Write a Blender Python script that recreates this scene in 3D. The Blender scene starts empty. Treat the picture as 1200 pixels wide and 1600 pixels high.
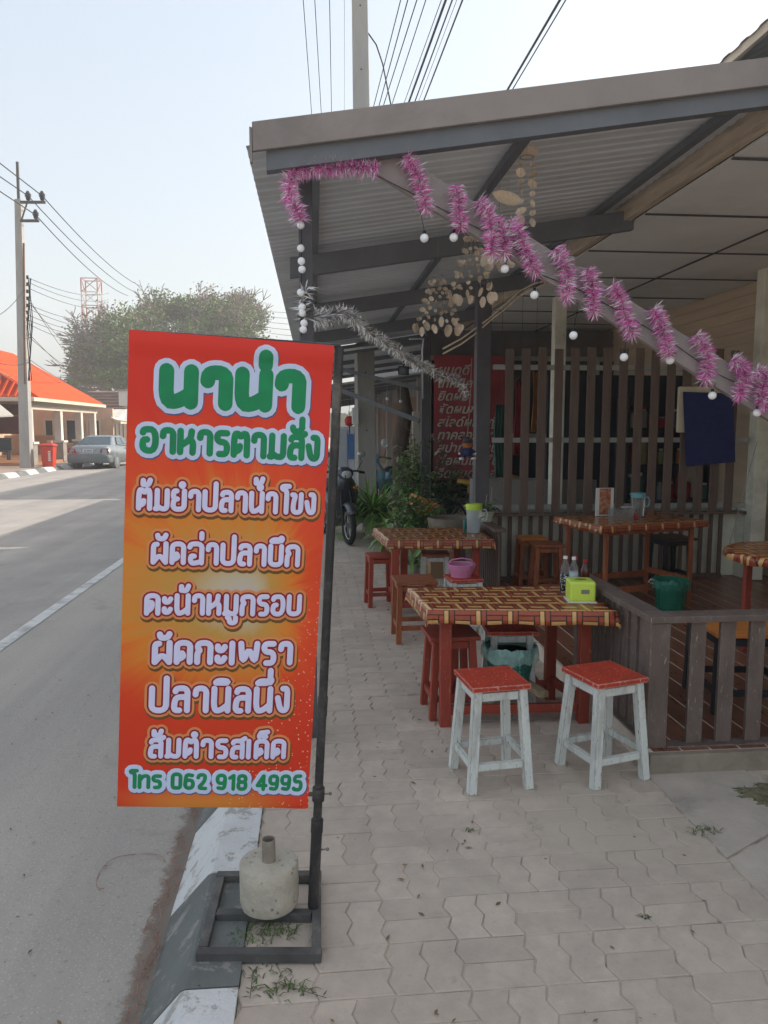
import bpy, math, random
from math import sin, cos, pi, radians, sqrt, atan2
from mathutils import Vector, Matrix, noise
R = random.Random(7)
S = bpy.context.scene
C = S.collection

# ------------------------------------------------------------------ camera, sky, sun, exposure
FPX, PITCH, CAMH = 1180.0, radians(6.38), 1.65
YAW = math.atan(110 / 1180 * cos(PITCH))
cam = bpy.data.cameras.new('camera'); camo = bpy.data.objects.new('camera', cam); C.objects.link(camo)
camo.location = (0, 0, CAMH); camo.rotation_euler = (radians(90) - PITCH, 0, -YAW)
cam.sensor_fit = 'VERTICAL'; cam.sensor_height = 24; cam.lens = 24 * FPX / 1600
cam.clip_start = 0.05; cam.clip_end = 3000
S.camera = camo
S.render.resolution_x, S.render.resolution_y = 768, 1024

SUN_EL, SUN_AZ = radians(31), radians(72)      # azimuth from +Y (down the street) towards +X (the shops)
W = bpy.data.worlds.new('World'); S.world = W; W.use_nodes = True
wn = W.node_tree; wn.nodes.clear()
sky = wn.nodes.new('ShaderNodeTexSky'); sky.sky_type = 'NISHITA'; sky.sun_disc = False
sky.sun_elevation = SUN_EL; sky.sun_rotation = SUN_AZ
sky.air_density = 1.3; sky.dust_density = 5.0; sky.ozone_density = 1.2
mixw = wn.nodes.new('ShaderNodeMix'); mixw.data_type = 'RGBA'; mixw.inputs[0].default_value = 0.4
mixw.inputs[7].default_value = (5.9, 6.3, 6.6, 1)                      # an even veil of dust over the whole sky
bg = wn.nodes.new('ShaderNodeBackground'); bg.inputs[1].default_value = 0.087
wo = wn.nodes.new('ShaderNodeOutputWorld')
wn.links.new(sky.outputs[0], mixw.inputs[6]); wn.links.new(mixw.outputs[2], bg.inputs[0]); wn.links.new(bg.outputs[0], wo.inputs[0])
sd = bpy.data.lights.new('sun', 'SUN'); so = bpy.data.objects.new('sun', sd); C.objects.link(so)
sd.energy = 2.3; sd.angle = radians(0.6); sd.color = (1, .93, .84)
sdir = Vector((sin(SUN_AZ) * cos(SUN_EL), cos(SUN_AZ) * cos(SUN_EL), sin(SUN_EL)))
so.rotation_euler = sdir.to_track_quat('Z', 'Y').to_euler(); so.location = (20, 10, 20)
S.view_settings.view_transform = 'Standard'; S.view_settings.look = 'None'
S.view_settings.exposure = 1.24; S.view_settings.gamma = 1.0; S.view_settings.use_curve_mapping = False
S.render.engine = 'CYCLES'; S.cycles.use_denoising = True; S.cycles.max_bounces = 12
S.cycles.diffuse_bounces = 8; S.cycles.volume_bounces = 2; S.cycles.transparent_max_bounces = 12

# measuring aid: the place where the sight line of a photograph pixel (1200 x 1600) meets a plane of the scene
_cf, _sf = cos(PITCH), sin(PITCH)
_fw = Vector((sin(YAW) * _cf, cos(YAW) * _cf, -_sf)); _rt = Vector((cos(YAW), -sin(YAW), 0)); _up = Vector((sin(YAW) * _sf, cos(YAW) * _sf, _cf))
def _ray(u, v): return _fw + _rt * ((u - 600) / FPX) + _up * ((800 - v) / FPX)
def AY(u, v, y):
    r = _ray(u, v); return Vector((0, 0, CAMH)) + r * (y / r.y)
def AZ(u, v, z=0.0):
    r = _ray(u, v); return Vector((0, 0, CAMH)) + r * ((z - CAMH) / r.z)

# ------------------------------------------------------------------ materials
def _n(nt, t, **kw):
    n = nt.nodes.new(t)
    for k, v in kw.items(): setattr(n, k, v)
    return n
def ramp(nt, fac, stops):
    r = _n(nt, 'ShaderNodeValToRGB')
    while len(r.color_ramp.elements) < len(stops): r.color_ramp.elements.new(.5)
    for e, (p, c) in zip(r.color_ramp.elements, stops):
        e.position = p; e.color = (*c, 1) if len(c) == 3 else c
    nt.links.new(fac, r.inputs[0]); return r.outputs[0]
def mixc(nt, fac, a, b, mode='MIX'):
    m = _n(nt, 'ShaderNodeMix', data_type='RGBA', blend_type=mode)
    for s, x in ((0, fac), (6, a), (7, b)):
        if isinstance(x, (int, float)): m.inputs[s].default_value = x
        elif isinstance(x, tuple): m.inputs[s].default_value = (*x, 1) if len(x) == 3 else x
        else: nt.links.new(x, m.inputs[s])
    return m.outputs[2]
def mth(nt, op, a, b=None, c=None, clamp=False):
    m = _n(nt, 'ShaderNodeMath', operation=op, use_clamp=clamp)
    for i, x in enumerate((a, b, c)):
        if x is None: continue
        if isinstance(x, (int, float)): m.inputs[i].default_value = x
        else: nt.links.new(x, m.inputs[i])
    return m.outputs[0]
def coords(nt, scale=(1, 1, 1), world=False):
    if world:
        g = _n(nt, 'ShaderNodeNewGeometry').outputs['Position']
    else:
        g = _n(nt, 'ShaderNodeTexCoord').outputs['Object']
    mp = _n(nt, 'ShaderNodeMapping'); mp.inputs['Scale'].default_value = scale
    nt.links.new(g, mp.inputs[0]); return mp.outputs[0]
def noisef(nt, vec, scale, detail=6, rough=.6, dist=0):
    n = _n(nt, 'ShaderNodeTexNoise'); n.inputs['Scale'].default_value = scale; n.inputs['Detail'].default_value = detail
    n.inputs['Roughness'].default_value = rough; n.inputs['Distortion'].default_value = dist
    nt.links.new(vec, n.inputs['Vector']); return n.outputs['Fac']
def sw(nt, f, a, b):    # smooth step of a socket between a and b
    m = _n(nt, 'ShaderNodeMapRange', interpolation_type='SMOOTHSTEP'); nt.links.new(f, m.inputs[0])
    m.inputs[1].default_value = a; m.inputs[2].default_value = b; return m.outputs[0]
MATS = {}
def mat(name, col, rough=.7, var=.18, scale=6, bump=.15, bscale=60, metal=0, spec=.22, stretch=(1, 1, 1),
        dirt=None, dirt_amt=.5, dirt_scale=3, wear=None, wear_w=.006, rand=.0, world=False, extra=None, alpha=1, trans=0, coat=0, sss=0):
    if name in MATS: return MATS[name]
    m = bpy.data.materials.new(name); m.use_nodes = True; nt = m.node_tree; nt.nodes.clear()
    out = _n(nt, 'ShaderNodeOutputMaterial'); p = _n(nt, 'ShaderNodeBsdfPrincipled'); nt.links.new(p.outputs[0], out.inputs[0])
    vec = coords(nt, stretch, world)
    f = noisef(nt, vec, scale, 7, .62)
    lo = tuple(c * (1 - var) for c in col); hi = tuple(min(1, c * (1 + var)) for c in col)
    c = ramp(nt, f, [(.3, lo), (.7, hi)])
    if rand:
        oi = _n(nt, 'ShaderNodeObjectInfo').outputs['Random']; gi = _n(nt, 'ShaderNodeNewGeometry').outputs['Random Per Island']
        s = mth(nt, 'FRACT', mth(nt, 'ADD', oi, gi)); k = mth(nt, 'MULTIPLY_ADD', s, 2 * rand, 1 - rand)
        hsv = _n(nt, 'ShaderNodeHueSaturation'); nt.links.new(k, hsv.inputs['Value']); nt.links.new(c, hsv.inputs['Color']); c = hsv.outputs[0]
    if dirt:
        d = sw(nt, noisef(nt, vec, dirt_scale, 8, .7, .4), .45, .72)
        c = mixc(nt, mth(nt, 'MULTIPLY', d, dirt_amt), c, dirt)
    if wear:
        bv = _n(nt, 'ShaderNodeBevel', samples=4); bv.inputs[0].default_value = wear_w
        ge = _n(nt, 'ShaderNodeNewGeometry')
        dt = _n(nt, 'ShaderNodeVectorMath', operation='DOT_PRODUCT'); nt.links.new(bv.outputs[0], dt.inputs[0]); nt.links.new(ge.outputs['Normal'], dt.inputs[1])
        e = mth(nt, 'SUBTRACT', 1.0, dt.outputs['Value'])
        e = mth(nt, 'ADD', mth(nt, 'MULTIPLY', e, 3.0), mth(nt, 'MULTIPLY', noisef(nt, coords(nt), 30, 9, .85), 1.5))
        wmask = sw(nt, e, .98, 1.04)
        scr = sw(nt, noisef(nt, coords(nt, (9, 9, 2)), 9, 8, .75), .60, .63)
        wmask = mth(nt, 'MAXIMUM', wmask, scr)
        c = mixc(nt, wmask, c, wear)
    if extra: c = extra(nt, c, vec, p)
    nt.links.new(c, p.inputs['Base Color'])
    p.inputs['Metallic'].default_value = metal; p.inputs['Specular IOR Level'].default_value = spec
    p.inputs['Alpha'].default_value = alpha; p.inputs['Transmission Weight'].default_value = trans; p.inputs['Coat Weight'].default_value = coat
    rr = _n(nt, 'ShaderNodeMapRange'); nt.links.new(f, rr.inputs[0]); rr.inputs[3].default_value = max(.02, rough - .1); rr.inputs[4].default_value = min(1, rough + .1)
    nt.links.new(rr.outputs[0], p.inputs['Roughness'])
    if bump:
        b = _n(nt, 'ShaderNodeBump'); b.inputs['Strength'].default_value = bump; b.inputs['Distance'].default_value = .01
        nt.links.new(noisef(nt, vec, bscale, 6, .65), b.inputs['Height']); nt.links.new(b.outputs[0], p.inputs['Normal'])
    MATS[name] = m; return m

# ------------------------------------------------------------------ mesh collector
class MB:
    def __init__(s): s.v = []; s.f = []; s.m = []; s.uv = None
    def add(s, vs, fs, mi=0):
        o = len(s.v); s.v += [tuple(p) for p in vs]; s.f += [tuple(i + o for i in f) for f in fs]; s.m += [mi] * len(fs)
    def box(s, x0, x1, y0, y1, z0, z1, mi=0):
        s.add([(x0, y0, z0), (x1, y0, z0), (x1, y1, z0), (x0, y1, z0), (x0, y0, z1), (x1, y0, z1), (x1, y1, z1), (x0, y1, z1)],
              [(0, 3, 2, 1), (4, 5, 6, 7), (0, 1, 5, 4), (1, 2, 6, 5), (2, 3, 7, 6), (3, 0, 4, 7)], mi)
    def cbox(s, c, sx, sy, sz, rz=0, mi=0):
        a = cos(rz); b = sin(rz); vs = []
        for dz in (-1, 1):
            for dx, dy in ((-1, -1), (1, -1), (1, 1), (-1, 1)):
                x, y = dx * sx / 2, dy * sy / 2; vs.append((c[0] + a * x - b * y, c[1] + b * x + a * y, c[2] + dz * sz / 2))
        s.add(vs, [(0, 3, 2, 1), (4, 5, 6, 7), (0, 1, 5, 4), (1, 2, 6, 5), (2, 3, 7, 6), (3, 0, 4, 7)], mi)
    def beam(s, p0, p1, w, h, up=(0, 0, 1), mi=0, w1=None, h1=None):
        p0 = Vector(p0); p1 = Vector(p1); d = (p1 - p0).normalized(); u = Vector(up)
        if abs(d.dot(u)) > .98: u = Vector((0, 1, 0))
        sd_ = d.cross(u).normalized(); u = sd_.cross(d).normalized(); w1 = w1 or w; h1 = h1 or h
        vs = [p + sd_ * (a * ww / 2) + u * (b * hh / 2) for p, ww, hh in ((p0, w, h), (p1, w1, h1)) for a, b in ((-1, -1), (1, -1), (1, 1), (-1, 1))]
        s.add(vs, [(0, 3, 2, 1), (4, 5, 6, 7), (0, 1, 5, 4), (1, 2, 6, 5), (2, 3, 7, 6), (3, 0, 4, 7)][:], mi)
    def tube(s, pts, r, n=8, mi=0, cap=True, r1=None):
        pts = [Vector(p) for p in pts]; k = len(pts); rings = []
        t0 = (pts[1] - pts[0]).normalized(); u = Vector((0, 0, 1)) if abs(t0.z) < .9 else Vector((1, 0, 0)); u = (u - t0 * u.dot(t0)).normalized()
        for i, p in enumerate(pts):
            t = (pts[min(i + 1, k - 1)] - pts[max(i - 1, 0)]).normalized()
            u = (u - t * u.dot(t)); u = u.normalized() if u.length > 1e-6 else t.orthogonal().normalized(); w = t.cross(u)
            rr = r if r1 is None else r + (r1 - r) * i / (k - 1)
            if callable(r): rr = r(i / (k - 1))
            rings.append([p + u * (rr * cos(2 * pi * j / n)) + w * (rr * sin(2 * pi * j / n)) for j in range(n)])
        vs = [q for g in rings for q in g]; fs = []
        for i in range(k - 1):
            for j in range(n):
                a = i * n + j; b = i * n + (j + 1) % n; fs.append((a, b, b + n, a + n))
        if cap: fs.append(tuple(range(n - 1, -1, -1))); fs.append(tuple((k - 1) * n + j for j in range(n)))
        s.add(vs, fs, mi)
    def lathe(s, prof, n=24, c=(0, 0, 0), mi=0, sx=1, sy=1):
        vs = []; fs = []
        for r, z in prof:
            for j in range(n): vs.append((c[0] + sx * r * cos(2 * pi * j / n), c[1] + sy * r * sin(2 * pi * j / n), c[2] + z))
        for i in range(len(prof) - 1):
            for j in range(n):
                a = i * n + j; b = i * n + (j + 1) % n; fs.append((a, b, b + n, a + n))
        if prof[0][0] > 1e-5: fs.append(tuple(range(n - 1, -1, -1)))
        if prof[-1][0] > 1e-5: fs.append(tuple((len(prof) - 1) * n + j for j in range(n)))
        s.add(vs, fs, mi)
    def ball(s, c, r, n=12, mi=0, sx=1, sy=1, sz=1):
        k = max(4, n // 2); pr = [(r * sin(pi * i / k), -r * cos(pi * i / k) * sz) for i in range(k + 1)]
        s.lathe([(max(a, 1e-6), b) for a, b in pr], n, c, mi, sx, sy)
    def loft(s, secs, mi=0, cap=True, closed=True):
        n = len(secs[0]); vs = [p for g in secs for p in g]; fs = []
        for i in range(len(secs) - 1):
            for j in range(n if closed else n - 1):
                a = i * n + j; b = i * n + (j + 1) % n; fs.append((a, b, b + n, a + n))
        if cap: fs.append(tuple(range(n - 1, -1, -1))); fs.append(tuple((len(secs) - 1) * n + j for j in range(n)))
        s.add(vs, fs, mi)
    def prism(s, poly, y0, y1, mi=0):          # polygon in XZ extruded along Y
        s.loft([[(x, y0, z) for x, z in poly], [(x, y1, z) for x, z in poly]], mi)
    def quad(s, a, b, c, d, mi=0): s.add([a, b, c, d], [(0, 1, 2, 3)], mi)
    def mesh(s, name, mats, smooth=False, off=(0, 0, 0)):
        me = bpy.data.meshes.new(name); o = Vector(off)
        me.from_pydata([tuple(Vector(p) - o) for p in s.v] if o.length > 0 else s.v, [], s.f)
        for m in (mats if isinstance(mats, (list, tuple)) else [mats]): me.materials.append(m)
        if any(s.m): me.polygons.foreach_set('material_index', s.m)
        if smooth: me.polygons.foreach_set('use_smooth', [True] * len(s.f))
        me.update(); return me
    def build(s, name, mats, parent=None, smooth=False, bevel=0, world=True, auto=None):
        off = root_loc(parent) if (parent is not None and world) else (0, 0, 0)
        o = bpy.data.objects.new(name, s.mesh(name, mats, smooth or auto is not None, off)); C.objects.link(o); o.parent = parent
        if bevel:
            b = o.modifiers.new('bevel', 'BEVEL'); b.width = bevel; b.segments = 2; b.limit_method = 'ANGLE'; b.angle_limit = radians(35)
        if auto is not None:
            for e, ok in zip(o.data.edges, edge_sharp(o.data, radians(auto))): e.use_edge_sharp = ok
        return o
def edge_sharp(me, ang):
    nr = {}
    for p in me.polygons:
        for k in p.edge_keys: nr.setdefault(k, []).append(p.normal)
    return [len(nr.get(tuple(sorted(e.vertices)), [])) == 2 and nr[tuple(sorted(e.vertices))][0].angle(nr[tuple(sorted(e.vertices))][1], 0) > ang for e in me.edges]
def root_loc(o):
    l = Vector((0, 0, 0))
    while o is not None: l += o.location; o = o.parent
    return l
def tag(o, label=None, cat=None, group=None, kind=None):
    if label: o['label'] = label
    if cat: o['category'] = cat
    if group: o['group'] = group
    if kind: o['kind'] = kind
    return o
def thing(name, label, cat, loc=(0, 0, 0), rz=0, group=None, kind=None):
    o = bpy.data.objects.new(name, None); C.objects.link(o); o.location = loc; o.rotation_euler = (0, 0, rz); o.empty_display_size = .1
    return tag(o, label, cat, group, kind)
def copy_tree(o, parent=None):
    c = o.copy(); C.objects.link(c); c.parent = parent
    for ch in list(o.children): copy_tree(ch, c)
    return c
def B(name, m, parent, *boxes, bevel=0, **kw):
    b = MB()
    for q in boxes: b.box(*q)
    return b.build(name, m, parent, bevel=bevel, **kw)
# ------------------------------------------------------------------ ground, road, pavements
def asphalt_extra(nt, c, vec, p):
    g = _n(nt, 'ShaderNodeNewGeometry').outputs['Position']; sx = _n(nt, 'ShaderNodeSeparateXYZ'); nt.links.new(g, sx.inputs[0])
    wob = mth(nt, 'MULTIPLY', mth(nt, 'SUBTRACT', noisef(nt, g, .8, 5), .5), .8)
    x = mth(nt, 'ADD', sx.outputs[0], wob)
    sh = sw(nt, x, -2.75, -2.35)                           # dusty shoulder between the edge line and the kerb
    c = mixc(nt, mth(nt, 'MULTIPLY', sh, .6), c, (.47, .42, .365))
    agg = _n(nt, 'ShaderNodeTexVoronoi'); agg.inputs['Scale'].default_value = 70; nt.links.new(g, agg.inputs['Vector'])
    c = mixc(nt, mth(nt, 'MULTIPLY', sw(nt, agg.outputs['Distance'], .34, .1), .6), c, (.62, .56, .50))
    c = mixc(nt, mth(nt, 'MULTIPLY', sw(nt, noisef(nt, g, 40, 6, .8), .56, .68), .75), c, (.17, .15, .14))
    c = mixc(nt, mth(nt, 'MULTIPLY', sw(nt, noisef(nt, g, 1.7, 7, .7, .6), .55, .7), .35), c, (.2, .185, .17))
    gut = sw(nt, mth(nt, 'ADD', sx.outputs[0], mth(nt, 'MULTIPLY', mth(nt, 'SUBTRACT', noisef(nt, g, 14, 8, .75), .5), .16)), -.635, -.60)
    c = mixc(nt, mth(nt, 'MULTIPLY', gut, .75), c, (.2, .14, .10))
    trk = noisef(nt, coords(nt, (.9, .05, 1), True), 1.4, 4)  # long wheel streaks
    return mixc(nt, mth(nt, 'MULTIPLY', sw(nt, trk, .45, .65), .25), c, (.16, .16, .165))
M_asph = mat('asphalt', (.385, .35, .315), .9, .12, 1.2, .5, 90, extra=asphalt_extra, world=True, spec=.25, dirt=(.33, .30, .26), dirt_scale=.5, dirt_amt=.35)
M_soil = mat('soil', (.40, .34, .27), 1, .3, .6, .4, 20, world=True)
M_farpave = mat('pink_paving', (.36, .27, .22), .9, .15, 1.5, .2, 30, world=True, dirt=(.25, .2, .17))
M_sand = mat('joint_sand', (.54, .465, .385), .97, .2, 9, .4, 80, world=True, dirt=(.16, .13, .1), dirt_amt=.6, dirt_scale=6)
M_conc = mat('rough_concrete', (.50, .44, .38), .92, .16, 3, .4, 60, world=True, dirt=(.17, .155, .135), dirt_scale=2.5)
def sheet(name, x0, x1, y0, y1, z, m, nx=1, ny=1, kind='structure'):
    b = MB()
    for i in range(nx + 1):
        for j in range(ny + 1): b.v.append((x0 + (x1 - x0) * i / nx, y0 + (y1 - y0) * j / ny, z))
    for i in range(nx):
        for j in range(ny): a = i * (ny + 1) + j; b.f.append((a, a + ny + 1, a + ny + 2, a + 1)); b.m.append(0)
    return tag(b.build(name, m), kind=kind)
sheet('ground', -900, 900, -200, 1500, -.22, M_soil)
sheet('road', -11.2, -.5, -8, 260, -.15, M_asph)
M_line = mat('road_paint', (.62, .61, .58), .8, .1, 8, .1, world=True, dirt=(.27, .26, .245), dirt_amt=.85, dirt_scale=5)
tag(sheet('road_edge_line', -2.66, -2.54, -8, 120, -.145, M_line, 1, 60), kind='structure')
b = MB(); b.box(-24, -10.95, 10, 120, -.3, -.02); tag(b.build('far_pavement', M_farpave), kind='structure')
# near pavement bed with the single pavers set into it
PX0, PX1 = -.235, 1.565
b = MB(); b.box(PX0, 3.3, -2, 70, -.2, -.0042); pav = tag(b.build('pavement', M_sand), kind='structure')
UN, WD = .225, .1125
def fz(y): t = (y / WD) % 1; return .0105 * (abs(t * 2 - 1) * 2 - 1) if True else 0
def gz(x): t = (x / WD + .25) % 1; return .006 * (abs(t * 2 - 1) * 2 - 1)
def paver_outline(x0, x1, y0, y1, j=.0022, k=4):
    x0 += j; x1 -= j; y0 += j; y1 -= j; nx = k if x1 - x0 > WD else 2; ny = k if y1 - y0 > WD else 2
    pts = [(x0 + (x1 - x0) * i / nx, y0) for i in range(nx)] + [(x1, y0 + (y1 - y0) * i / ny) for i in range(ny)]
    pts += [(x1 - (x1 - x0) * i / nx, y1) for i in range(nx)] + [(x0, y1 - (y1 - y0) * i / ny) for i in range(ny)]
    return [(x + fz(y), y + gz(x)) for x, y in pts]
def paver_add(b, x0, x1, y0, y1, dx=0, dy=0, z=0, tx=0, ty=0):
    o = paver_outline(x0, x1, y0, y1); cx, cy = (x0 + x1) / 2, (y0 + y1) / 2; n = len(o)
    zz = lambda x, y: z + tx * (x - cx) + ty * (y - cy)
    top = [(cx + (x - cx) * .965 + dx, cy + (y - cy) * .965 + dy, zz(x, y)) for x, y in o]
    mid = [(x + dx, y + dy, zz(x, y) - .003) for x, y in o]; bot = [(x + dx, y + dy, -.012) for x, y in o]
    b.add(top + mid + bot, [tuple(range(n))] + [(i, n + i, n + (i + 1) % n, (i + 1) % n) for i in range(n)] + [(n + i, 2 * n + i, 2 * n + (i + 1) % n, n + (i + 1) % n) for i in range(n)])
def paver_extra(nt, c, vec, p):
    g = _n(nt, 'ShaderNodeNewGeometry').outputs['Position']
    d = sw(nt, noisef(nt, g, 2.0, 7, .7, .5), .42, .68)
    c = mixc(nt, mth(nt, 'MULTIPLY', d, .7), c, (.42, .355, .30))
    c = mixc(nt, mth(nt, 'MULTIPLY', sw(nt, noisef(nt, g, 45, 8, .75), .55, .7), .25), c, (.13, .12, .11))
    sd_ = sw(nt, noisef(nt, g, 1.1, 8, .7, .8), .5, .66)
    c = mixc(nt, mth(nt, 'MULTIPLY', sd_, .75), c, (.54, .465, .385))
    st_ = sw(nt, noisef(nt, mp_off(nt, g), 3.1, 6, .65, .3), .63, .72)
    return mixc(nt, mth(nt, 'MULTIPLY', st_, .6), c, (.2, .175, .15))
def mp_off(nt, g):
    m = _n(nt, 'ShaderNodeMapping'); m.inputs['Location'].default_value = (7, 3, 0); nt.links.new(g, m.inputs[0]); return m.outputs[0]
M_pav = mat('paver', (.54, .455, .38), .88, .1, 14, .35, 160, rand=.10, world=True, extra=paver_extra)
variants = [(0, WD, 0, UN), (WD, UN, 0, UN), (0, UN, 0, WD), (0, UN, WD, UN)]
vm = []
for v in variants:
    t = MB(); paver_add(t, *v); vm.append(t.mesh('paver', M_pav))
cells = []; 
for i in range(8):
    for j in range(6, 62):
        for q in ((0, 1) if (i + j) % 2 else (2, 3)): cells.append((j, i, q))
cells.sort(); farp = MB()
for n_, (j, i, q) in enumerate(cells):
    x, y = PX0 + i * UN, j * UN
    z = R.uniform(-.0016, .0016)
    if n_ < 298:
        o = bpy.data.objects.new('paver', vm[q]); C.objects.link(o); o.parent = pav; o.location = (x, y, z)
        o.rotation_euler = (R.uniform(-.006, .006), R.uniform(-.006, .006), 0)
    else:
        v = variants[q]; paver_add(farp, v[0], v[1], v[2], v[3], x, y, z, R.uniform(-.006, .006), R.uniform(-.006, .006))
o = farp.build('pavers_beyond', M_pav, pav); o['kind'] = 'stuff'
# worn concrete apron at the foot of the deck and cracked slabs to the right
b = MB()
slabs = [[(1.567, 1.2), (2.35, 1.2), (2.2, 2.05), (1.567, 1.85)], [(2.36, 1.2), (3.3, 1.2), (3.3, 2.5), (2.21, 2.05)],
         [(1.567, 1.86), (2.2, 2.06), (2.1, 2.9), (1.567, 2.6)], [(2.21, 2.06), (3.3, 2.51), (3.3, 3.1), (2.11, 2.9)], [(1.567, 2.61), (2.1, 2.91), (2.05, 3.4), (1.567, 3.4)]]
for s_ in slabs:
    t = MB(); cx = sum(p[0] for p in s_) / 4; cy = sum(p[1] for p in s_) / 4; pts = []
    for k in range(4):
        a, c_ = s_[k], s_[(k + 1) % 4]
        for q in range(6):
            f = q / 6; w_ = (R.uniform(-.008, .008) if q else 0)
            pts.append((a[0] + (c_[0] - a[0]) * f + w_, a[1] + (c_[1] - a[1]) * f + w_))
    pts = [(cx + (x - cx) * .994, cy + (y - cy) * .994) for x, y in pts]; z = R.uniform(-.003, .003)
    t.loft([[(x, y, -.05) for x, y in pts], [(x, y, z) for x, y in pts]]); t.build('slab', M_conc, pav)
t = MB(); M_moss = mat('moss', (.21, .19, .12), 1, .35, 30, .9, 90, world=True, dirt=(.09, .11, .05), dirt_amt=.9, dirt_scale=16)
for k in range(1):
    pts = []
    for a in range(120):
        an = 2 * pi * a / 120; r = .21 * (1 + .5 * noise.noise((cos(an) * 2, sin(an) * 2, 3)) + .35 * noise.noise((cos(an) * 9, sin(an) * 9, 3)))
        pts.append((2.12 + r * cos(an) * 1.1, 3.08 + r * sin(an) * .5))
    t.loft([[(x, y, 0) for x, y in pts], [(2.12 + (x - 2.12) * .8, 3.08 + (y - 3.08) * .8, .008) for x, y in pts]])
tag(t.build('moss', M_moss), kind='stuff')

# kerbs: single painted stones
def chips(col2, lo=.56, hi=.6, sc=13):
    def f(nt, c, vec, p):
        g = _n(nt, 'ShaderNodeNewGeometry').outputs['Position']
        m = sw(nt, noisef(nt, g, sc, 9, .72, .3), lo, hi); return mixc(nt, mth(nt, 'MULTIPLY', m, .7), c, col2)
    return f
M_kw = mat('white_kerb_paint', (.66, .66, .65), .75, .08, 5, .8, 55, world=True, extra=chips((.30, .28, .25), .53, .60, 11))
M_kb = mat('dark_kerb_paint', (.155, .165, .155), .7, .15, 5, .6, 60, world=True, extra=chips((.34, .32, .29), .55, .63, 7))
kprof = [(-.238, .012), (-.39, .012), (-.405, .006), (-.545, -.15), (-.545, -.2), (-.238, -.2)]
def kerb(name, profile, y0, step, n, white0, sx=1, dx=0, dn=3):
    k = thing(name, None, None, (dx, y0, 0), kind='structure'); tm = {}
    for w in (0, 1):
        t = MB(); secs = []
        for q in range(dn + 1):
            f = q / dn; f = f * (step - .006) + .003
            secs.append([(sx * x + noise.noise((f * 7, i_ * 3.1, w)) * .003, f, z + noise.noise((f * 6 + 3, i_ * 2, w)) * .0025) for i_, (x, z) in enumerate(profile)])
        t.loft(secs); tm[w] = t.mesh('kerb_stone', M_kw if w else M_kb)
    for i in range(n):
        o = bpy.data.objects.new('kerb_stone', tm[(i + white0) % 2]); C.objects.link(o); o.parent = k; o.location = (0, i * step, 0)
    return k
kerb('kerb', kprof, .92, .585, 70, 0, dn=8)
kerb('far_kerb', [(0, .01), (.22, .01), (.38, -.15), (.38, -.2), (0, -.2)], 18, 1.0, 80, 1, 1, -11.2)

# debris: reddish root strands in the gutter, dry leaves, grass tufts
M_root = mat('dry_root', (.36, .20, .14), .9, .3, 20, 0)
t = MB()
for k in range(46):
    y = R.uniform(1.9, 3.6); x = -.58 + R.gauss(0, .018); pts = []
    a = R.choice((pi / 2, -pi / 2)) + R.gauss(0, .5)
    for q in range(9):
        pts.append((x, y, -.143 + R.uniform(0, .012))); a += R.gauss(0, .45); x += .014 * cos(a) - (x + .585) * .25; y += .018 * sin(a)
    t.tube(pts, .0013, 4)
tag(t.build('dry_roots', M_root, smooth=True), kind='stuff')
t = MB(); pts = [(-.72 + .1 * cos(a) - .02 * a, 2.98 + .13 * sin(a), -.143 + .008 * sin(3 * a)) for a in [k * .28 for k in range(1, 17)]]
t.tube(pts, .0015, 4); tag(t.build('dry_vine', M_root, smooth=True), 'thin dry vine curled on the asphalt beside the white kerb stone', 'vine')
M_leafd = mat('dead_leaf', (.2, .13, .07), .8, .4, 30, 0); M_grass = mat('grass', (.085, .13, .04), .7, .4, 15, 0)
t = MB()
for k in range(240):
    x, y = (R.uniform(-3, -.6), R.uniform(1.6, 6)) if k % 3 else (R.uniform(-.2, 1.5), R.uniform(1.7, 5)); z = -.143 if x < -.5 else .004
    a = R.uniform(0, 6.3); l = R.uniform(.006, .017); w = l * .35; dx, dy = cos(a), sin(a)
    t.add([(x - dx * l, y - dy * l, z), (x + dy * w, y - dx * w, z + .003), (x + dx * l, y + dy * l, z + .002), (x - dy * w, y + dx * w, z + .001)], [(0, 1, 2, 3)])
tag(t.build('leaf_litter', M_leafd), kind='stuff')
def blades(t, cx, cy, n, spread, h, z=0, flat=.5):
    for k in range(n):
        a = R.uniform(0, 2 * pi); r = spread * sqrt(R.random()); x, y = cx + r * cos(a) * 1.5, cy + r * sin(a) * .7; b_ = R.uniform(0, 2 * pi); l = h * R.uniform(.5, 1.2); w = .0022
        dx, dy = cos(b_), sin(b_); p0 = Vector((x, y, z)); p1 = p0 + Vector((dx * l * .4, dy * l * .4, l * .5 * (1 - flat * .5))); p2 = p0 + Vector((dx * l, dy * l, l * .5 * (1 - flat)))
        s_ = Vector((-dy, dx, 0)) * w
        t.add([p0 - s_, p0 + s_, p1 + s_ * .8, p1 - s_ * .8, p2], [(0, 1, 2, 3), (3, 2, 4)])
t = MB(); blades(t, -.18, 2.33, 90, .075, .045); blades(t, -.2, 2.12, 40, .1, .04, 0, .8); blades(t, -.1, 2.07, 26, .05, .05, 0, .9); blades(t, 1.83, 2.2, 80, .05, .03)
blades(t, -.22, 2.6, 20, .04, .03); blades(t, 2.12, 3.08, 260, .15, .02); blades(t, 1.9, 2.45, 30, .05, .02); blades(t, .62, 2.9, 14, .02, .02); blades(t, 1.1, 2.3, 16, .02, .02); blades(t, 1.575, 2.8, 40, .05, .03); blades(t, -.24, 3.3, 30, .03, .03)
tag(t.build('grass_tufts', M_grass), kind='stuff')
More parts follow.
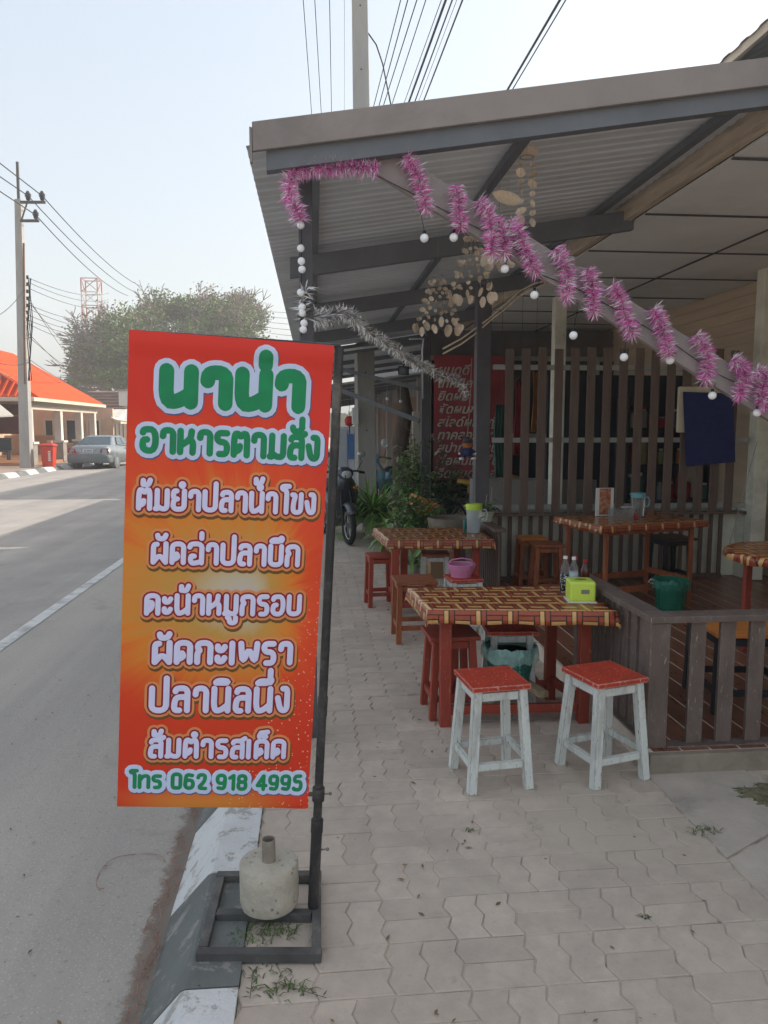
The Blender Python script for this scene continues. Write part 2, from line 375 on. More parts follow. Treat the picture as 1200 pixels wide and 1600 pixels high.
# fallen dry leaf sprig beside the frame
t = MB()
for p0, p1 in (((-.12, 2.1, .004), (.02, 2.02, .012)), ((-.2, 2.16, .004), (-.2, 2.04, .01))):
    p0, p1 = Vector(p0), Vector(p1); t.tube([p0, p1], .0012, 4)
    for q in range(12):
        c_ = p0.lerp(p1, q / 12); a = R.uniform(0, 6.28); l = R.uniform(.012, .03); d = Vector((cos(a) * l, sin(a) * l, R.uniform(0, .012))); s_ = Vector((-sin(a), cos(a), 0)) * .0028
        t.add([c_, c_ + d * .5 + s_, c_ + d, c_ + d * .5 - s_], [(0, 1, 2, 3)])
tag(t.build('leaf_sprig', mat('dull_leaf', (.10, .115, .06), .8, .4, 20, 0)), 'small dull green leaf sprig fallen in front of the black sign frame', 'twig')

# ------------------------------------------------------------------ stroke lettering
G = {}
def gl(ch, w, *st, mark=False): G[ch] = (w, st, mark)
gl('น', .66, ((0, 1), (0, 0), (.3, 0), (.66, .28)), ((.66, 1), (.66, 0)), )
gl('า', .5, ((0, .72), (.03, 1), (.5, 1), (.5, .5), (.5, 0)))
gl('่', 0, ((-.03, 1.32), (-.03, 1.58)), mark=True)
gl('อ', .62, ((.2, .52), (0, .5), (0, 0), (.62, 0), (.62, 1), (.05, 1), (0, .84)))
gl('ห', .62, ((0, 1), (0, 0)), ((0, .3), (.5, .62), (.55, 1)), ((.48, .6), (.64, .5), (.62, 0)))
gl('ร', .5, ((.48, 1), (0, 1), (0, .58), (.5, .56), (.5, 0), (.12, 0)))
gl('ต', .66, ((.3, .42), (.28, .24), (0, .12)), ((0, 0), (0, 1), (.2, 1.02), (.33, .84), (.46, 1.02), (.66, 1), (.66, 0)))
gl('ค', .66, ((.2, .62), (.34, .6), (.3, .28), (.03, .10)), ((0, 0), (0, .5), (0, 1), (.66, 1), (.66, .5), (.66, 0)))
gl('ด', .66, ((.26, .46), (.36, .28), (.02, .12)), ((0, 0), (0, .5), (0, 1), (.66, 1), (.66, .5), (.66, 0)))
gl('ม', .66, ((.06, 1), (.06, .5), (.06, 0)), ((-.02, 0), (.1, .16), (.3, 0), (.66, 0), (.66, .5), (.66, 1)))
gl('ล', .6, ((.04, .86), (.1, 1), (.6, 1), (.6, .5), (.6, 0)), ((.6, .6), (.1, .6), (0, .35), (0, 0), (.24, 0)))
gl('ส', .6, ((.04, .86), (.1, 1), (.6, 1), (.6, .5), (.6, 0)), ((.6, .6), (.1, .6), (0, .35), (0, 0), (.24, 0)), ((.46, .98), (.74, 1.16)))
gl('ง', .46, ((0, .58), (.14, 0), (.46, 0), (.46, .5), (.46, 1), (.24, 1)))
gl('้', 0, ((-.42, 1.5), (-.36, 1.28), (-.1, 1.28), (0, 1.55)), ((-.42, 1.3), (-.42, 1.52)), mark=True)
gl('ั', 0, ((-.5, 1.44), (-.46, 1.26), (-.12, 1.26), (-.02, 1.46)), mark=True)
gl('ย', .66, ((.2, 1), (0, 1), (0, .56), (.24, .56)), ((.14, .56), (0, .42), (0, 0), (.66, 0), (.66, .5), (.66, 1)))
gl('ํ', 0, ((-.14, 1.25), (-.04, 1.34), (-.14, 1.43), (-.24, 1.34), (-.14, 1.25)), mark=True)
gl('ป', .66, ((0, 1), (0, .5), (0, 0), (.66, 0), (.66, .6), (.66, 1.45)))
gl('ข', .56, ((0, .98), (.2, .96), (.1, .62), (.06, .3), (.1, 0), (.56, 0), (.56, .5), (.56, 1)))
gl('โ', .3, ((.3, 0), (.3, .6), (.3, 1.22), (0, 1.28), (0, 1.44), (.44, 1.44)))
gl('ผ', .72, ((.2, .96), (0, .94), (0, .5), (0, 0)), ((0, 0), (.36, .42), (.72, 0)), ((.72, 1), (.72, 0)))
gl('ฉ', .7, ((-.02, .84), (.05, 1.02), (.7, 1.02), (.7, .5), (.7, 0)), ((.7, .1), (.45, .0), (.06, -.04), (.04, .38), (.26, .36)))
gl('บ', .66, ((0, 1), (0, .5), (0, 0), (.66, 0), (.66, .5), (.66, 1)))
gl('ิ', 0, ((-.6, 1.27), (-.5, 1.36), (-.1, 1.36), (.0, 1.27), (-.6, 1.27)), mark=True)
gl('ึ', 0, ((-.62, 1.27), (-.5, 1.36), (-.2, 1.36), (-.1, 1.27), (-.62, 1.27)), ((-.02, 1.3), (.05, 1.4), (-.02, 1.48), (-.1, 1.4), (-.02, 1.3)), mark=True)
gl('ก', .66, ((0, 0), (0, .5), (.14, .62), (0, .72), (.05, 1), (.66, 1), (.66, .5), (.66, 0)))
gl('ะ', .36, ((0, .84), (0, .64), (.24, .62), (.36, .82)), ((0, .26), (0, .06), (.24, .04), (.36, .24)))
gl('ู', 0, ((-.5, -.22), (-.38, -.24), (-.38, -.52), (0, -.52), (0, -.22)), mark=True)
gl('เ', .08, ((0, 1), (0, .5), (0, 0)))
gl('พ', .84, ((0, 1), (.04, .5), (.12, 0), (.42, .82), (.72, 0), (.8, .5), (.84, 1)))
gl('็', 0, ((-.5, 1.26), (-.5, 1.4), (-.3, 1.42), (-.26, 1.27), (-.1, 1.27)), ((-.42, 1.5), (0, 1.56)), mark=True)
gl('ท', .64, ((0, 1), (0, 0)), ((0, .6), (.26, 1), (.64, 1), (.64, .5), (.64, 0)))
gl('0', .58, ((.29, 0), (0, 0), (0, .62), (0, 1.2), (.58, 1.2), (.58, .6), (.58, 0), (.29, 0)))
gl('6', .58, ((.5, 1.12), (.1, 1.2), (0, .7), (0, 0), (.58, 0), (.58, .7), (.05, .7), (.02, .4)))
gl('2', .56, ((.02, .95), (.1, 1.2), (.56, 1.2), (.5, .6), (0, .02), (.58, 0)))
gl('9', .58, ((.08, .08), (.5, 0), (.58, .5), (.58, 1.2), (0, 1.2), (0, .5), (.54, .5), (.56, .8)))
gl('1', .3, ((0, .98), (.28, 1.2)), ((.28, 1.2), (.28, 0)))
gl('8', .56, ((.28, .64), (.02, .66), (.02, 1.2), (.54, 1.2), (.54, .66), (.28, .64)), ((.28, .64), (0, .6), (0, 0), (.56, 0), (.56, .6), (.28, .64)))
gl('4', .6, ((.46, 0), (.46, 1.2)), ((.44, 1.2), (0, .36)), ((0, .34), (.64, .34)))
gl('5', .56, ((.5, 1.2), (.08, 1.2), (.04, .66), (.56, .76), (.56, 0), (.05, 0), (0, .12)))
gl(' ', .2)
def chaikin(p, it=2):
    for _ in range(it):
        q = [p[0]]
        for a, b in zip(p[:-1], p[1:]):
            q += [(a[0] * .75 + b[0] * .25, a[1] * .75 + b[1] * .25), (a[0] * .25 + b[0] * .75, a[1] * .25 + b[1] * .75)]
        p = q + [p[-1]]
    return p
def layout(txt, gap=.34):
    x = 0; out = []; lift = 0
    for ch in txt:
        w, st, mk = G[ch]
        if mk:
            up = .26 if (lift and ch in '่้') else 0
            for s_ in st: out.append([(px + x - gap, py + up) for px, py in s_])
            if ch in 'ัิึํ': lift = 1
        else:
            lift = 0
            for s_ in st: out.append([(px + x, py) for px, py in s_])
            x += w + gap
    return out, x - gap
def stroke3(b, pts, r, h, d, place, mi):
    """one pen stroke as a flattened round bead"""
    p = [Vector(q) for q in chaikin(pts)]; q = [p[0]]
    for a in p[1:]:
        if (a - q[-1]).length > 1e-4: q.append(a)
    p = q; k = len(p)
    def ring(c_, nx, rr):
        return [place(c_[0] + nx[0] * s_ * rr, c_[1] + nx[1] * s_ * rr, d + h * e) for s_, e in ((-1, 0), (-.75, .8), (0, 1), (.75, .8), (1, 0))]
    rows = []
    t = (p[1] - p[0]).normalized()
    for a in (80, 50, 25): rows.append(ring(p[0] - t * r * sin(radians(a)), (-t.y, t.x), r * cos(radians(a))))
    for i in range(k):
        t = (p[min(i + 1, k - 1)] - p[max(i - 1, 0)]).normalized(); rows.append(ring(p[i], (-t.y, t.x), r))
    t = (p[-1] - p[-2]).normalized()
    for a in (25, 50, 80): rows.append(ring(p[-1] + t * r * sin(radians(a)), (-t.y, t.x), r * cos(radians(a))))
    b.loft(rows, mi, cap=False, closed=False)

# ------------------------------------------------------------------ banner sign
sg = thing('banner_sign', 'tall red and orange printed menu banner on a leaning black pole by the kerb', 'sign', (-.03, 2.41, 0))
M_blk = mat('black_steel', (.032, .032, .034), .5, .2, 12, .25, 90, metal=.3, spec=.5, dirt=(.2, .18, .16), dirt_amt=.75, dirt_scale=5)
M_blk2 = mat('dusty_steel', (.09, .088, .085), .75, .25, 9, .3, 70, dirt=(.21, .19, .17), dirt_amt=.9, dirt_scale=6)
fr = MB()
T_ = .032
FL, FR, BL_, BR_ = Vector((-.362, 2.222, .022)), Vector((-.008, 2.188, .022)), Vector((-.352, 2.63, .022)), Vector((-.005, 2.60, .022))
frame = MB(); frame.beam(FL + Vector((-.016, 0, 0)), FR + Vector((.016, 0, 0)), T_, T_); frame.build('frame_bar', M_blk2, sg, bevel=.002)
for a, b_ in ((FL, BL_), (FR, BR_)):
    d = (b_ - a).normalized(); t = MB(); t.beam(a + d * .0175, b_ - d * .0175, T_ - .002, T_ - .002); t.build('frame_bar', M_blk2, sg, bevel=.002)
t = MB(); t.beam(BL_ + Vector((-.016, 0, 0)), BR_ + Vector((.016, 0, 0)), T_, T_); t.build('frame_bar', M_blk2, sg, bevel=.002)
a = FL.lerp(BL_, .47); c_ = FR.lerp(BR_, .47); d = (c_ - a).normalized()
t = MB(); t.beam(a + d * .017, c_ - d * .017, T_ - .002, T_ - .002); t.build('frame_bar', M_blk2, sg, bevel=.002)
P0 = Vector((-.018, 2.405, .038)); P1 = AY(530, 543, 2.405); dp = (P1 - P0)
t = MB(); t.tube([P0, P0 + dp * .16], .0185, 16); t.build('lower_pole', M_blk, sg, smooth=False, auto=40)
t = MB(); t.tube([P0 + dp * .16, P1], .0145, 16); t.build('upper_pole', M_blk, sg, auto=40)
for f in (.155, .215):
    t = MB(); t.tube([P0 + dp * (f - .012), P0 + dp * (f + .012)], .0205, 16); t.build('clamp_collar', M_blk, sg, auto=40)
for f in (.11, .215):
    c_ = P0 + dp * f; t = MB(); t.tube([c_ + Vector((.015, -.003, 0)), c_ + Vector((.036, -.006, .002))], .0028, 8); t.ball(c_ + Vector((.039, -.006, .002)), .006, 10)
    t.build('wing_bolt', mat('worn_bolt', (.25, .23, .21), .4, .2, 20, .1, metal=.8), sg, smooth=True)
t = MB(); t.tube([P0 + dp * .36, P0 + dp * .395], .0165, 16); t.build('clamp_collar', M_blk, sg, auto=40)
t = MB(); t.tube([P1 + Vector((.004, 0, .004)), AY(206, 519, 2.345)], .008, 12); t.build('top_arm', M_blk, sg, auto=40)
t = MB(); t.tube([P0 + dp * .215, AY(186, 1256, 2.345)], .007, 12); t.build('bottom_arm', M_blk, sg, auto=40)
# printed cloth
TL, TR, BL, BR = AY(202, 515, 2.325), AY(522, 540, 2.388), AY(183, 1260, 2.325), AY(481, 1263, 2.388)
bn = ((TR - TL).cross(BL - TL)).normalized()
if bn.y > 0: bn = -bn
def bpos(u, v, d=0):        # u 0..1 left-right, v 0..1 top-bottom
    p = TL.lerp(TR, u).lerp(BL.lerp(BR, u), v)
    wv = .004 * sin(u * 9 + v * 2.2) * sin(v * pi) + .0028 * sin(v * 14 + u * 3) * (1 - v) + .006 * sin(u * pi) * sin(v * pi) + .003 * sin(v * 31 + u * 8) * u ** 3
    if v < .045: wv += .008 * sin(v / .045 * pi)
    if v > .975: wv += .006 * sin((v - .975) / .025 * pi)
    return p + bn * (wv + d)
t = MB(); NU, NV = 26, 70
for side in (0, 1):
    o_ = len(t.v)
    for j in range(NV + 1):
        for i in range(NU + 1): t.v.append(tuple(bpos(i / NU, j / NV, .0006 if side == 0 else -.0006)))
    for j in range(NV):
        for i in range(NU):
            a = o_ + j * (NU + 1) + i; q = (a, a + 1, a + NU + 2, a + NU + 1); t.f.append(q if side else q[::-1]); t.m.append(side)
def banner_mat():
    m = bpy.data.materials.new('banner_print'); m.use_nodes = True; nt = m.node_tree; p = nt.nodes['Principled BSDF']
    uvn = _n(nt, 'ShaderNodeUVMap'); sp = _n(nt, 'ShaderNodeSeparateXYZ'); nt.links.new(uvn.outputs[0], sp.inputs[0]); u, v = sp.outputs[0], sp.outputs[1]
    dx = mth(nt, 'SUBTRACT', u, .60); dy = mth(nt, 'MULTIPLY', mth(nt, 'SUBTRACT', v, .535), 2.3)
    skew = mth(nt, 'MULTIPLY_ADD', dx, .62, mth(nt, 'MULTIPLY', sw(nt, dx, 0.0, .5), .55))       # colour reaches further to the left than to the right
    r = mth(nt, 'SQRT', mth(nt, 'ADD', mth(nt, 'MULTIPLY', skew, skew), mth(nt, 'MULTIPLY', dy, dy)))
    ang = mth(nt, 'ARCTAN2', dy, dx)
    cmb = _n(nt, 'ShaderNodeCombineXYZ'); nt.links.new(mth(nt, 'MULTIPLY', ang, 3.2), cmb.inputs[0])
    rays = noisef(nt, cmb.outputs[0], 2.6, 3, .6)
    rays = mth(nt, 'MULTIPLY', mth(nt, 'SUBTRACT', rays, .5), mth(nt, 'MULTIPLY', sw(nt, r, .1, .5), .55))
    r2 = mth(nt, 'ADD', r, rays)
    col = ramp(nt, r2, [(.0, (.56, .50, .52)), (.10, (.55, .47, .33)), (.2, (.56, .31, .07)), (.42, (.72, .23, .03)), (.62, (.78, .085, .022)), (1.0, (.70, .04, .025))])
    bot = sw(nt, v, .66, .8); left = sw(nt, u, .5, .0)
    col = mixc(nt, mth(nt, 'MULTIPLY', bot, .8), col, (.66, .045, .015))
    bandb = sw(nt, v, .94, .99); blob = sw(nt, mth(nt, 'ABSOLUTE', mth(nt, 'SUBTRACT', u, .45)), .55, .1)
    col = mixc(nt, mth(nt, 'MULTIPLY', mth(nt, 'MULTIPLY', bandb, blob), .85), col, (.68, .27, .045))
    # pale sparks on the right-hand lower part
    for sc, th, amt in ((60, .26, .95), (24, .16, .5)):
        vo = _n(nt, 'ShaderNodeTexVoronoi'); vo.inputs['Scale'].default_value = sc
        mp = _n(nt, 'ShaderNodeMapping'); mp.inputs['Scale'].default_value = (1, 2.3, 1); nt.links.new(uvn.outputs[0], mp.inputs[0]); nt.links.new(mp.outputs[0], vo.inputs['Vector'])
        sepc = _n(nt, 'ShaderNodeSeparateColor'); nt.links.new(vo.outputs['Color'], sepc.inputs[0])
        k = mth(nt, 'MULTIPLY', sw(nt, vo.outputs['Distance'], th, th * .5), sw(nt, sepc.outputs[0], .35, .45))
        edge = mth(nt, 'MULTIPLY_ADD', sw(nt, v, .5, 1.0), -.38, .93)
        k = mth(nt, 'MULTIPLY', mth(nt, 'MULTIPLY', k, sw(nt, mth(nt, 'SUBTRACT', u, edge), -.04, .1)), sw(nt, v, .44, .55))
        col = mixc(nt, mth(nt, 'MULTIPLY', k, amt), col, (.85, .6, .4))
    nt.links.new(col, p.inputs['Base Color']); p.inputs['Roughness'].default_value = .42; p.inputs['Specular IOR Level'].default_value = .28
    bm_ = _n(nt, 'ShaderNodeBump'); bm_.inputs['Strength'].default_value = .12; bm_.inputs['Distance'].default_value = .004
    nt.links.new(noisef(nt, coords(nt), 14, 4), bm_.inputs['Height']); nt.links.new(bm_.outputs[0], p.inputs['Normal'])
    return m
M_ban = banner_mat(); M_back = mat('banner_back', (.55, .5, .47), .6, .05, 8, 0)
ban = t.build('banner', [M_ban, M_back], sg, smooth=True)
uvl = ban.data.uv_layers.new(name='UVMap'); k = (NU + 1) * (NV + 1)
for lp in ban.data.loops:
    i = lp.vertex_index % k; uvl.data[lp.index].uv = ((i % (NU + 1)) / NU, (i // (NU + 1)) / NV)
def pr_(name, col, rough=.4, extra=None): return mat(name, col, .5, .04, 12, 0, extra=extra, spec=.2)
M_w = pr_('print_white', (.68, .68, .92)); M_pale = pr_('print_pale_blue', (.56, .65, .86)); M_dr = pr_('print_dark_red', (.27, .018, .03)); M_or = pr_('print_orange', (.70, .27, .10))
M_sh = pr_('print_shadow', (.16, .085, .03)); M_navy = pr_('print_navy', (.10, .11, .25))
M_gr = pr_('print_green', (.012, .32, .11), extra=lambda nt, c, vec, p: mixc(nt, mth(nt, 'MULTIPLY', noisef(nt, coords(nt), 16, 1), .8), c, (.03, .16, .10)))
BW, BH = (TR - TL).length, (BL - TL).length
def banner_text(txt, x0, x1, xh, ybase0, ybase1, wk, layers, gap=.34):
    """x0,x1: pixel span of the outer stroke centres; ybase: pixel height of the baseline at both ends; xh: letter height in pixels"""
    st, tw = layout(txt, gap); sy = xh / 745; b = MB()
    # pixel -> banner uv, from the measured corners
    def uv(px, py):
        v = (py - 515) / 745
        for _ in range(6):
            xl = 202 + (183 - 202) * v; xr = 522 + (481 - 522) * v; u = (px - xl) / (xr - xl)
            yt = 515 + 25 * u; yb = 1260 + 3 * u; v = (py - yt) / (yb - yt)
        return u, v
    uA, vA = uv(x0, ybase0); uB, vB = uv(x1, ybase1)
    for li, (dw, dd, mi, ox, oy) in enumerate(layers):
        for si, s_ in enumerate(st):
            pts = [(uA + (uB - uA) * x / tw, vA + (vB - vA) * x / tw - y * sy) for x, y in s_]
            pm = [(a_ * BW, b__ * BH) for a_, b__ in pts]
            stroke3(b, pm, (wk + dw) / 2, .0006 + .00002 * (si % 5), dd, lambda x, y, z: bpos(x / BW + ox, y / BH + oy, z), mi)
    return b
greens = [M_navy, M_pale, M_gr]; reds = [M_sh, M_or, M_dr, M_w]
def lg(w, gk): return [(w * 1.95, .0010, 0, .004, .0022), (w * 1.8, .0016, 1, 0, 0), (0, .0024, 2, 0, 0)]
def lr(w): return [(w * 3.0, .0010, 0, .004, .005), (w * 2.75, .0015, 1, 0, 0), (w * 1.15, .0022, 2, 0, 0), (0, .0029, 3, 0, 0)]
K = 1 / 480.0   # metres per pixel on the banner
lines = [('นาน่า', 257, 464, 46, 621, 630, 21 * K, 'g', .44), ('อาหารตามสั่ง', 222, 494, 32, 694, 708, 9.5 * K, 'g', .36),
         ('ต้มยําปลานํ้าโขง', 216, 489, 28, 782, 790, 7.5 * K, 'r', .38), ('ผัดฉ่าปลาบึก', 238, 463, 29, 865, 870, 7.5 * K, 'r', .38), ('คะน้าหมูกรอบ', 228, 466, 28, 945, 947, 7.5 * K, 'r', .38),
         ('ผัดกะเพรา', 240, 451, 31, 1023, 1024, 9 * K, 'r', .38), ('ปลานิลนึ่ง', 235, 446, 36, 1101, 1101, 9 * K, 'r', .38), ('ส้มตํารสเด็ด', 233, 441, 27, 1176, 1177, 7.5 * K, 'r', .38),
         ('โทร 062 918 4995', 203, 469, 19, 1227, 1232, 6 * K, 'g', .36)]
for txt, x0, x1, xh, y0, y1, wk, st, gp in lines:
    b = banner_text(txt, x0, x1, xh, y0, y1, wk, lg(8 * K if wk > 30 * K / 2 else 7 * K, 0) if st == 'g' else lr(4.6 * K), gp)
    b.build('lettering', greens if st == 'g' else reds, ban, smooth=True)

# concrete weight cast round a pipe, standing on the frame
wt = thing('concrete_weight', 'cream concrete cylinder with a rusty pipe stub weighing down the sign frame', 'weight', (-.165, 2.425, .039))
def pits(nt, c, vec, p):
    g = coords(nt); vo = _n(nt, 'ShaderNodeTexVoronoi'); vo.inputs['Scale'].default_value = 36; nt.links.new(g, vo.inputs['Vector'])
    k = mth(nt, 'MULTIPLY', sw(nt, vo.outputs['Distance'], .26, .12), sw(nt, noisef(nt, g, 7, 4), .43, .52)); return mixc(nt, mth(nt, 'MULTIPLY', k, .75), c, (.17, .12, .085))
M_wt = mat('cast_concrete', (.50, .455, .375), .9, .16, 14, 1.0, 45, extra=pits, dirt=(.33, .31, .28), dirt_amt=.5, dirt_scale=8)
t = MB(); t.lathe([(.001, .004), (.082, .002), (.094, .012), (.098, .03), (.0985, .06), (.099, .09), (.0985, .12), (.0985, .154), (.096, .1595), (.088, .161), (.06, .1615), (.03, .162), (.001, .162)], 44); cy = t.build('weight_block', M_wt, wt, world=False, auto=25)
for v_ in cy.data.vertices:
    n_ = noise.noise(v_.co * 38); v_.co += Vector((v_.co.x, v_.co.y, 0)).normalized() * n_ * .0012 + Vector((0, 0, noise.noise(v_.co * 25) * .0008))
t = MB(); t.lathe([(.0225, .157), (.0225, .238), (.0195, .238), (.0195, .168), (.001, .168)], 24); t.build('pipe_stub', mat('rusty_pipe', (.25, .215, .18), .8, .3, 14, .4, 70, dirt=(.35, .31, .26), dirt_amt=.8), wt, world=False, auto=35)
# ------------------------------------------------------------------ lean-to awning over the pavement
M_fas = mat('fascia_paint', (.30, .265, .25), .7, .1, 2.5, .08, 40, world=True, dirt=(.15, .14, .135), dirt_amt=.5, dirt_scale=1.3)
M_beam = mat('blue_black_steel', (.16, .172, .19), .55, .15, 3, .08, 40, world=True)
M_zinc = mat('zinc_sheet', (.66, .70, .74), .6, .12, 1.3, .08, 30, world=True, stretch=(.5, 2, 1), dirt=(.5, .45, .4), dirt_amt=.4, dirt_scale=1.2)
M_plank = mat('grey_brown_paint', (.30, .265, .26), .7, .12, 4, .1, 50, dirt=(.14, .13, .12))
SL = .155; EX, EZ, YF, YE = -.262, 2.86, 3.6, 13.0          # eave x, eave underside, front and back ends
def rz_(x): return EZ + .05 + SL * (x - EX)                  # height of the roof sheet's underside
aw = thing('awning', 'grey corrugated lean-to awning on dark steel rafters over the pavement tables', 'awning', (0, 3.9, 0))
X1 = 2.42
t = MB()                                                     # fascia board along the front
f0 = (EX, YF, rz_(EX) + .025); 
t.loft([[(EX, y, EZ + .028), (X1 + .3, y, EZ + .028 + SL * (X1 + .3 - EX)), (X1 + .3, y, EZ + .155 + SL * (X1 + .3 - EX)), (EX, y, EZ + .155)] for y in (YF, YF + .025)])
t.build('fascia', M_fas, aw, bevel=.003)
t = MB(); t.loft([[(EX + .06, y, EZ + .01 + .05), (X1 + .3, y, EZ + .01 + SL * (X1 + .24 - EX) + .05), (X1 + .3, y, EZ - .045 + SL * (X1 + .24 - EX)), (EX + .06, y, EZ - .045)] for y in (YF + .03, YF + .09)])
t.build('front_rafter', M_beam, aw)
t = MB(); NYC = 1; x = EX; rows = []   # corrugated sheet: ribs run down the slope
per = .19; ys = []; y = YF + .027
while y < YE: ys += [(y, 0), (y + .045, 0), (y + .06, .007), (y + .095, .007), (y + .11, 0)]; y += per * .6
t.loft([[(x_, y_, rz_(x_) + .012 + z_) for y_, z_ in ys] for x_ in (EX - .03, (EX + X1) / 2, X1 + .1)], cap=False, closed=False)
o = t.build('roof_sheet', M_zinc, aw); sm = o.modifiers.new('thick', 'SOLIDIFY'); sm.thickness = .002
# lapped corner of the fascia at the eave
t = MB(); t.box(EX - .012, EX - .001, YF - .004, YF + .03, EZ - .02, EZ + .13); t.build('end_cap', M_fas, aw)
rafY = [5.7, 7.95, 10.3, 12.6]
for y in rafY:
    t = MB(); t.loft([[(-.16, y, rz_(-.16) - .19), (X1, y, rz_(X1) - .19), (X1, y, rz_(X1) - .045), (-.16, y, rz_(-.16) - .045)] for y in (y, y + .06)]); t.build('rafter', M_beam, aw)
for x_ in (1.07, 2.15, .02):
    z = rz_(x_) - .002; t = MB(); t.box(x_ - .025, x_ + .025, YF + .09, YE, z - .04, z); t.build('purlin', M_beam, aw)
M_post = mat('dark_post', (.10, .10, .112), .55, .15, 5, .1, 50, world=True, dirt=(.14, .13, .12), dirt_amt=.4)
for (x_, y_, w_) in ((-.03, 3.93, .07), (-.03, 12.5, .07)):
    t = MB(); t.box(x_ - w_ / 2, x_ + w_ / 2, y_ - w_ / 2, y_ + w_ / 2, 0, rz_(x_) - .05); t.build('post', M_post, aw, bevel=.004)
# thin steel ties and a fluorescent tube at the far end
t = MB(); t.beam((-.02, 12.4, 2.7), (1.68, 11.9, 2.25), .06, .06); t.build('brace', M_beam, aw)
t = MB(); t.beam((.0, 12.3, 2.42), (1.62, 11.6, 1.75), .06, .07); t.build('brace', M_beam, aw)
t = MB(); t.tube([(.1, 11.4, 2.74), (1.3, 11.4, 2.9)], .018, 8); t.build('lamp_tube', mat('lamp_white', (.7, .7, .7), .4), aw, smooth=True)

# planed board slanting down in front of the tables, wound with tinsel
A0, A1 = AY(548, 222, 3.72), AY(1262, 672, 3.72)
t = MB(); t.beam(A0, A1, .04, .135, (0, 0, 1)); o = t.build('slanting_board', M_plank, None, bevel=.004); tag(o, 'grey brown painted board slanting down from the awning corner, wound with pink tinsel', 'board')

# ------------------------------------------------------------------ restaurant building
M_ceil = mat('ceiling_board', (.80, .81, .80), .8, .06, 1.2, .05, 30, world=True, dirt=(.55, .53, .5), dirt_amt=.4, dirt_scale=.8)
M_seam = mat('ceiling_seam', (.1, .1, .105), .8, .1, 4, 0)
M_wood = mat('weathered_beam', (.60, .50, .39), .85, .15, 3, .25, 40, world=True, stretch=(6, .6, 6), dirt=(.2, .17, .14), dirt_amt=.6, dirt_scale=4)
M_rib = mat('brown_clapboard', (.58, .47, .36), .85, .12, 2, .1, 40, world=True, stretch=(1, .4, 4))
M_cream = mat('cream_wall', (.74, .74, .64), .85, .08, 2.5, .12, 40, world=True, dirt=(.3, .29, .25), dirt_amt=.5, dirt_scale=2)
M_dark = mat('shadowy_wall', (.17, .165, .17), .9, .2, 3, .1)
rb = thing('restaurant_building', 'open-fronted restaurant with flat panelled ceiling, cream columns and brown clapboard side wall', 'building', (3.4, 7.4, 0))
t = MB(); t.box(2.34, 2.40, 1.0, 17, 3.2, 3.36); t.build('ceiling_beam', M_wood, rb, bevel=.004)
XW = 4.72
ysm = [-.6, .7, 2.0, 3.3] + [4.35 + 1.15 * k for k in range(12)]; xs = [2.42, 3.57, XW]
for i in range(len(xs) - 1):
    for j in range(len(ysm) - 1):
        t = MB(); z = 3.2 + R.uniform(-.003, .003); t.box(xs[i] + .006, xs[i + 1] - .006, ysm[j] + .009, ysm[j + 1] - .009, z, z + .012); t.build('ceiling_panel', M_ceil, rb)
for y_ in ysm[3:-1]: t = MB(); t.box(2.42, XW - .01, y_ - .011, y_ + .011, 3.188, 3.1965); t.build('ceiling_batten', M_seam, rb)
for ya_, yb_ in zip(ysm[3:-1], ysm[4:]): t = MB(); t.box(3.56, 3.58, ya_ + .012, yb_ - .012, 3.188, 3.1965); t.build('ceiling_batten', M_seam, rb)
t = MB(); t.box(2.42, XW, -.6, 17, 3.222, 3.26); t.build('ceiling_backing', M_seam, rb)
for k in range(24):                                            # clapboards on the side wall
    z0 = .1 + k * .13
    if z0 > 3.1: break
    t = MB(); t.loft([[(XW, y, z0), (XW + .03, y, z0), (XW + .03, y, z0 + .13), (XW + .018, y, z0 + .13)] for y in (3.9, 17)]); t.build('clapboard', M_rib, rb)
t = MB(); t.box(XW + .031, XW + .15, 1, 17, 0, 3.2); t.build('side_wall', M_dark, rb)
t = MB(); t.box(4.40, 4.55, 7.2, 7.34, .1, 3.2); t.build('column', M_cream, rb, bevel=.01)
t = MB(); t.box(1.78, 4.40, 7.5, 7.56, .1, .835); t.box(4.55, XW, 7.5, 7.56, .1, .835); t.box(4.40, 4.55, 7.345, 7.56, .1, .83); t.build('low_wall', M_cream, rb)
# main roof above, its eave showing over the fascia at the right
M_rf = mat('old_roof_sheet', (.5, .51, .52), .65, .15, 1.5, .1, 30, world=True, stretch=(2, .4, 1), dirt=(.2, .18, .16))
ya = []; y = 2.2
while y < 17.5: ya += [(y, 0), (y + .1, 0), (y + .13, .012), (y + .2, .012)]; y += .23
t = MB(); t.loft([[(x_, y_, z_ + h) for y_, h in ya] for x_, z_ in ((3.02, 4.33), (7.0, 6.4), (11, 4.3))], cap=False, closed=False)
o = t.build('main_roof', M_rf, rb); sm = o.modifiers.new('thick', 'SOLIDIFY'); sm.thickness = .003
t = MB(); t.box(3.9, 11, 12, 17.2, 3.3, 4.7); t.box(7.2, 11, 2.4, 12, 0, 4.7); t.build('upper_wall', M_cream, rb)
t = MB(); t.box(3.04, 3.07, 2.2, 17.4, 4.28, 4.345); t.build('eave_board', M_wood, rb)
t = MB(); t.prism([(3.1, 4.35), (7, 6.36), (10.9, 4.35)], 17.1, 17.2); t.build('gable', M_rib, rb)
t = MB(); t.prism([(3.1, 4.35), (7, 6.36), (10.9, 4.35)], 2.3, 2.4); t.build('gable', M_rib, rb)

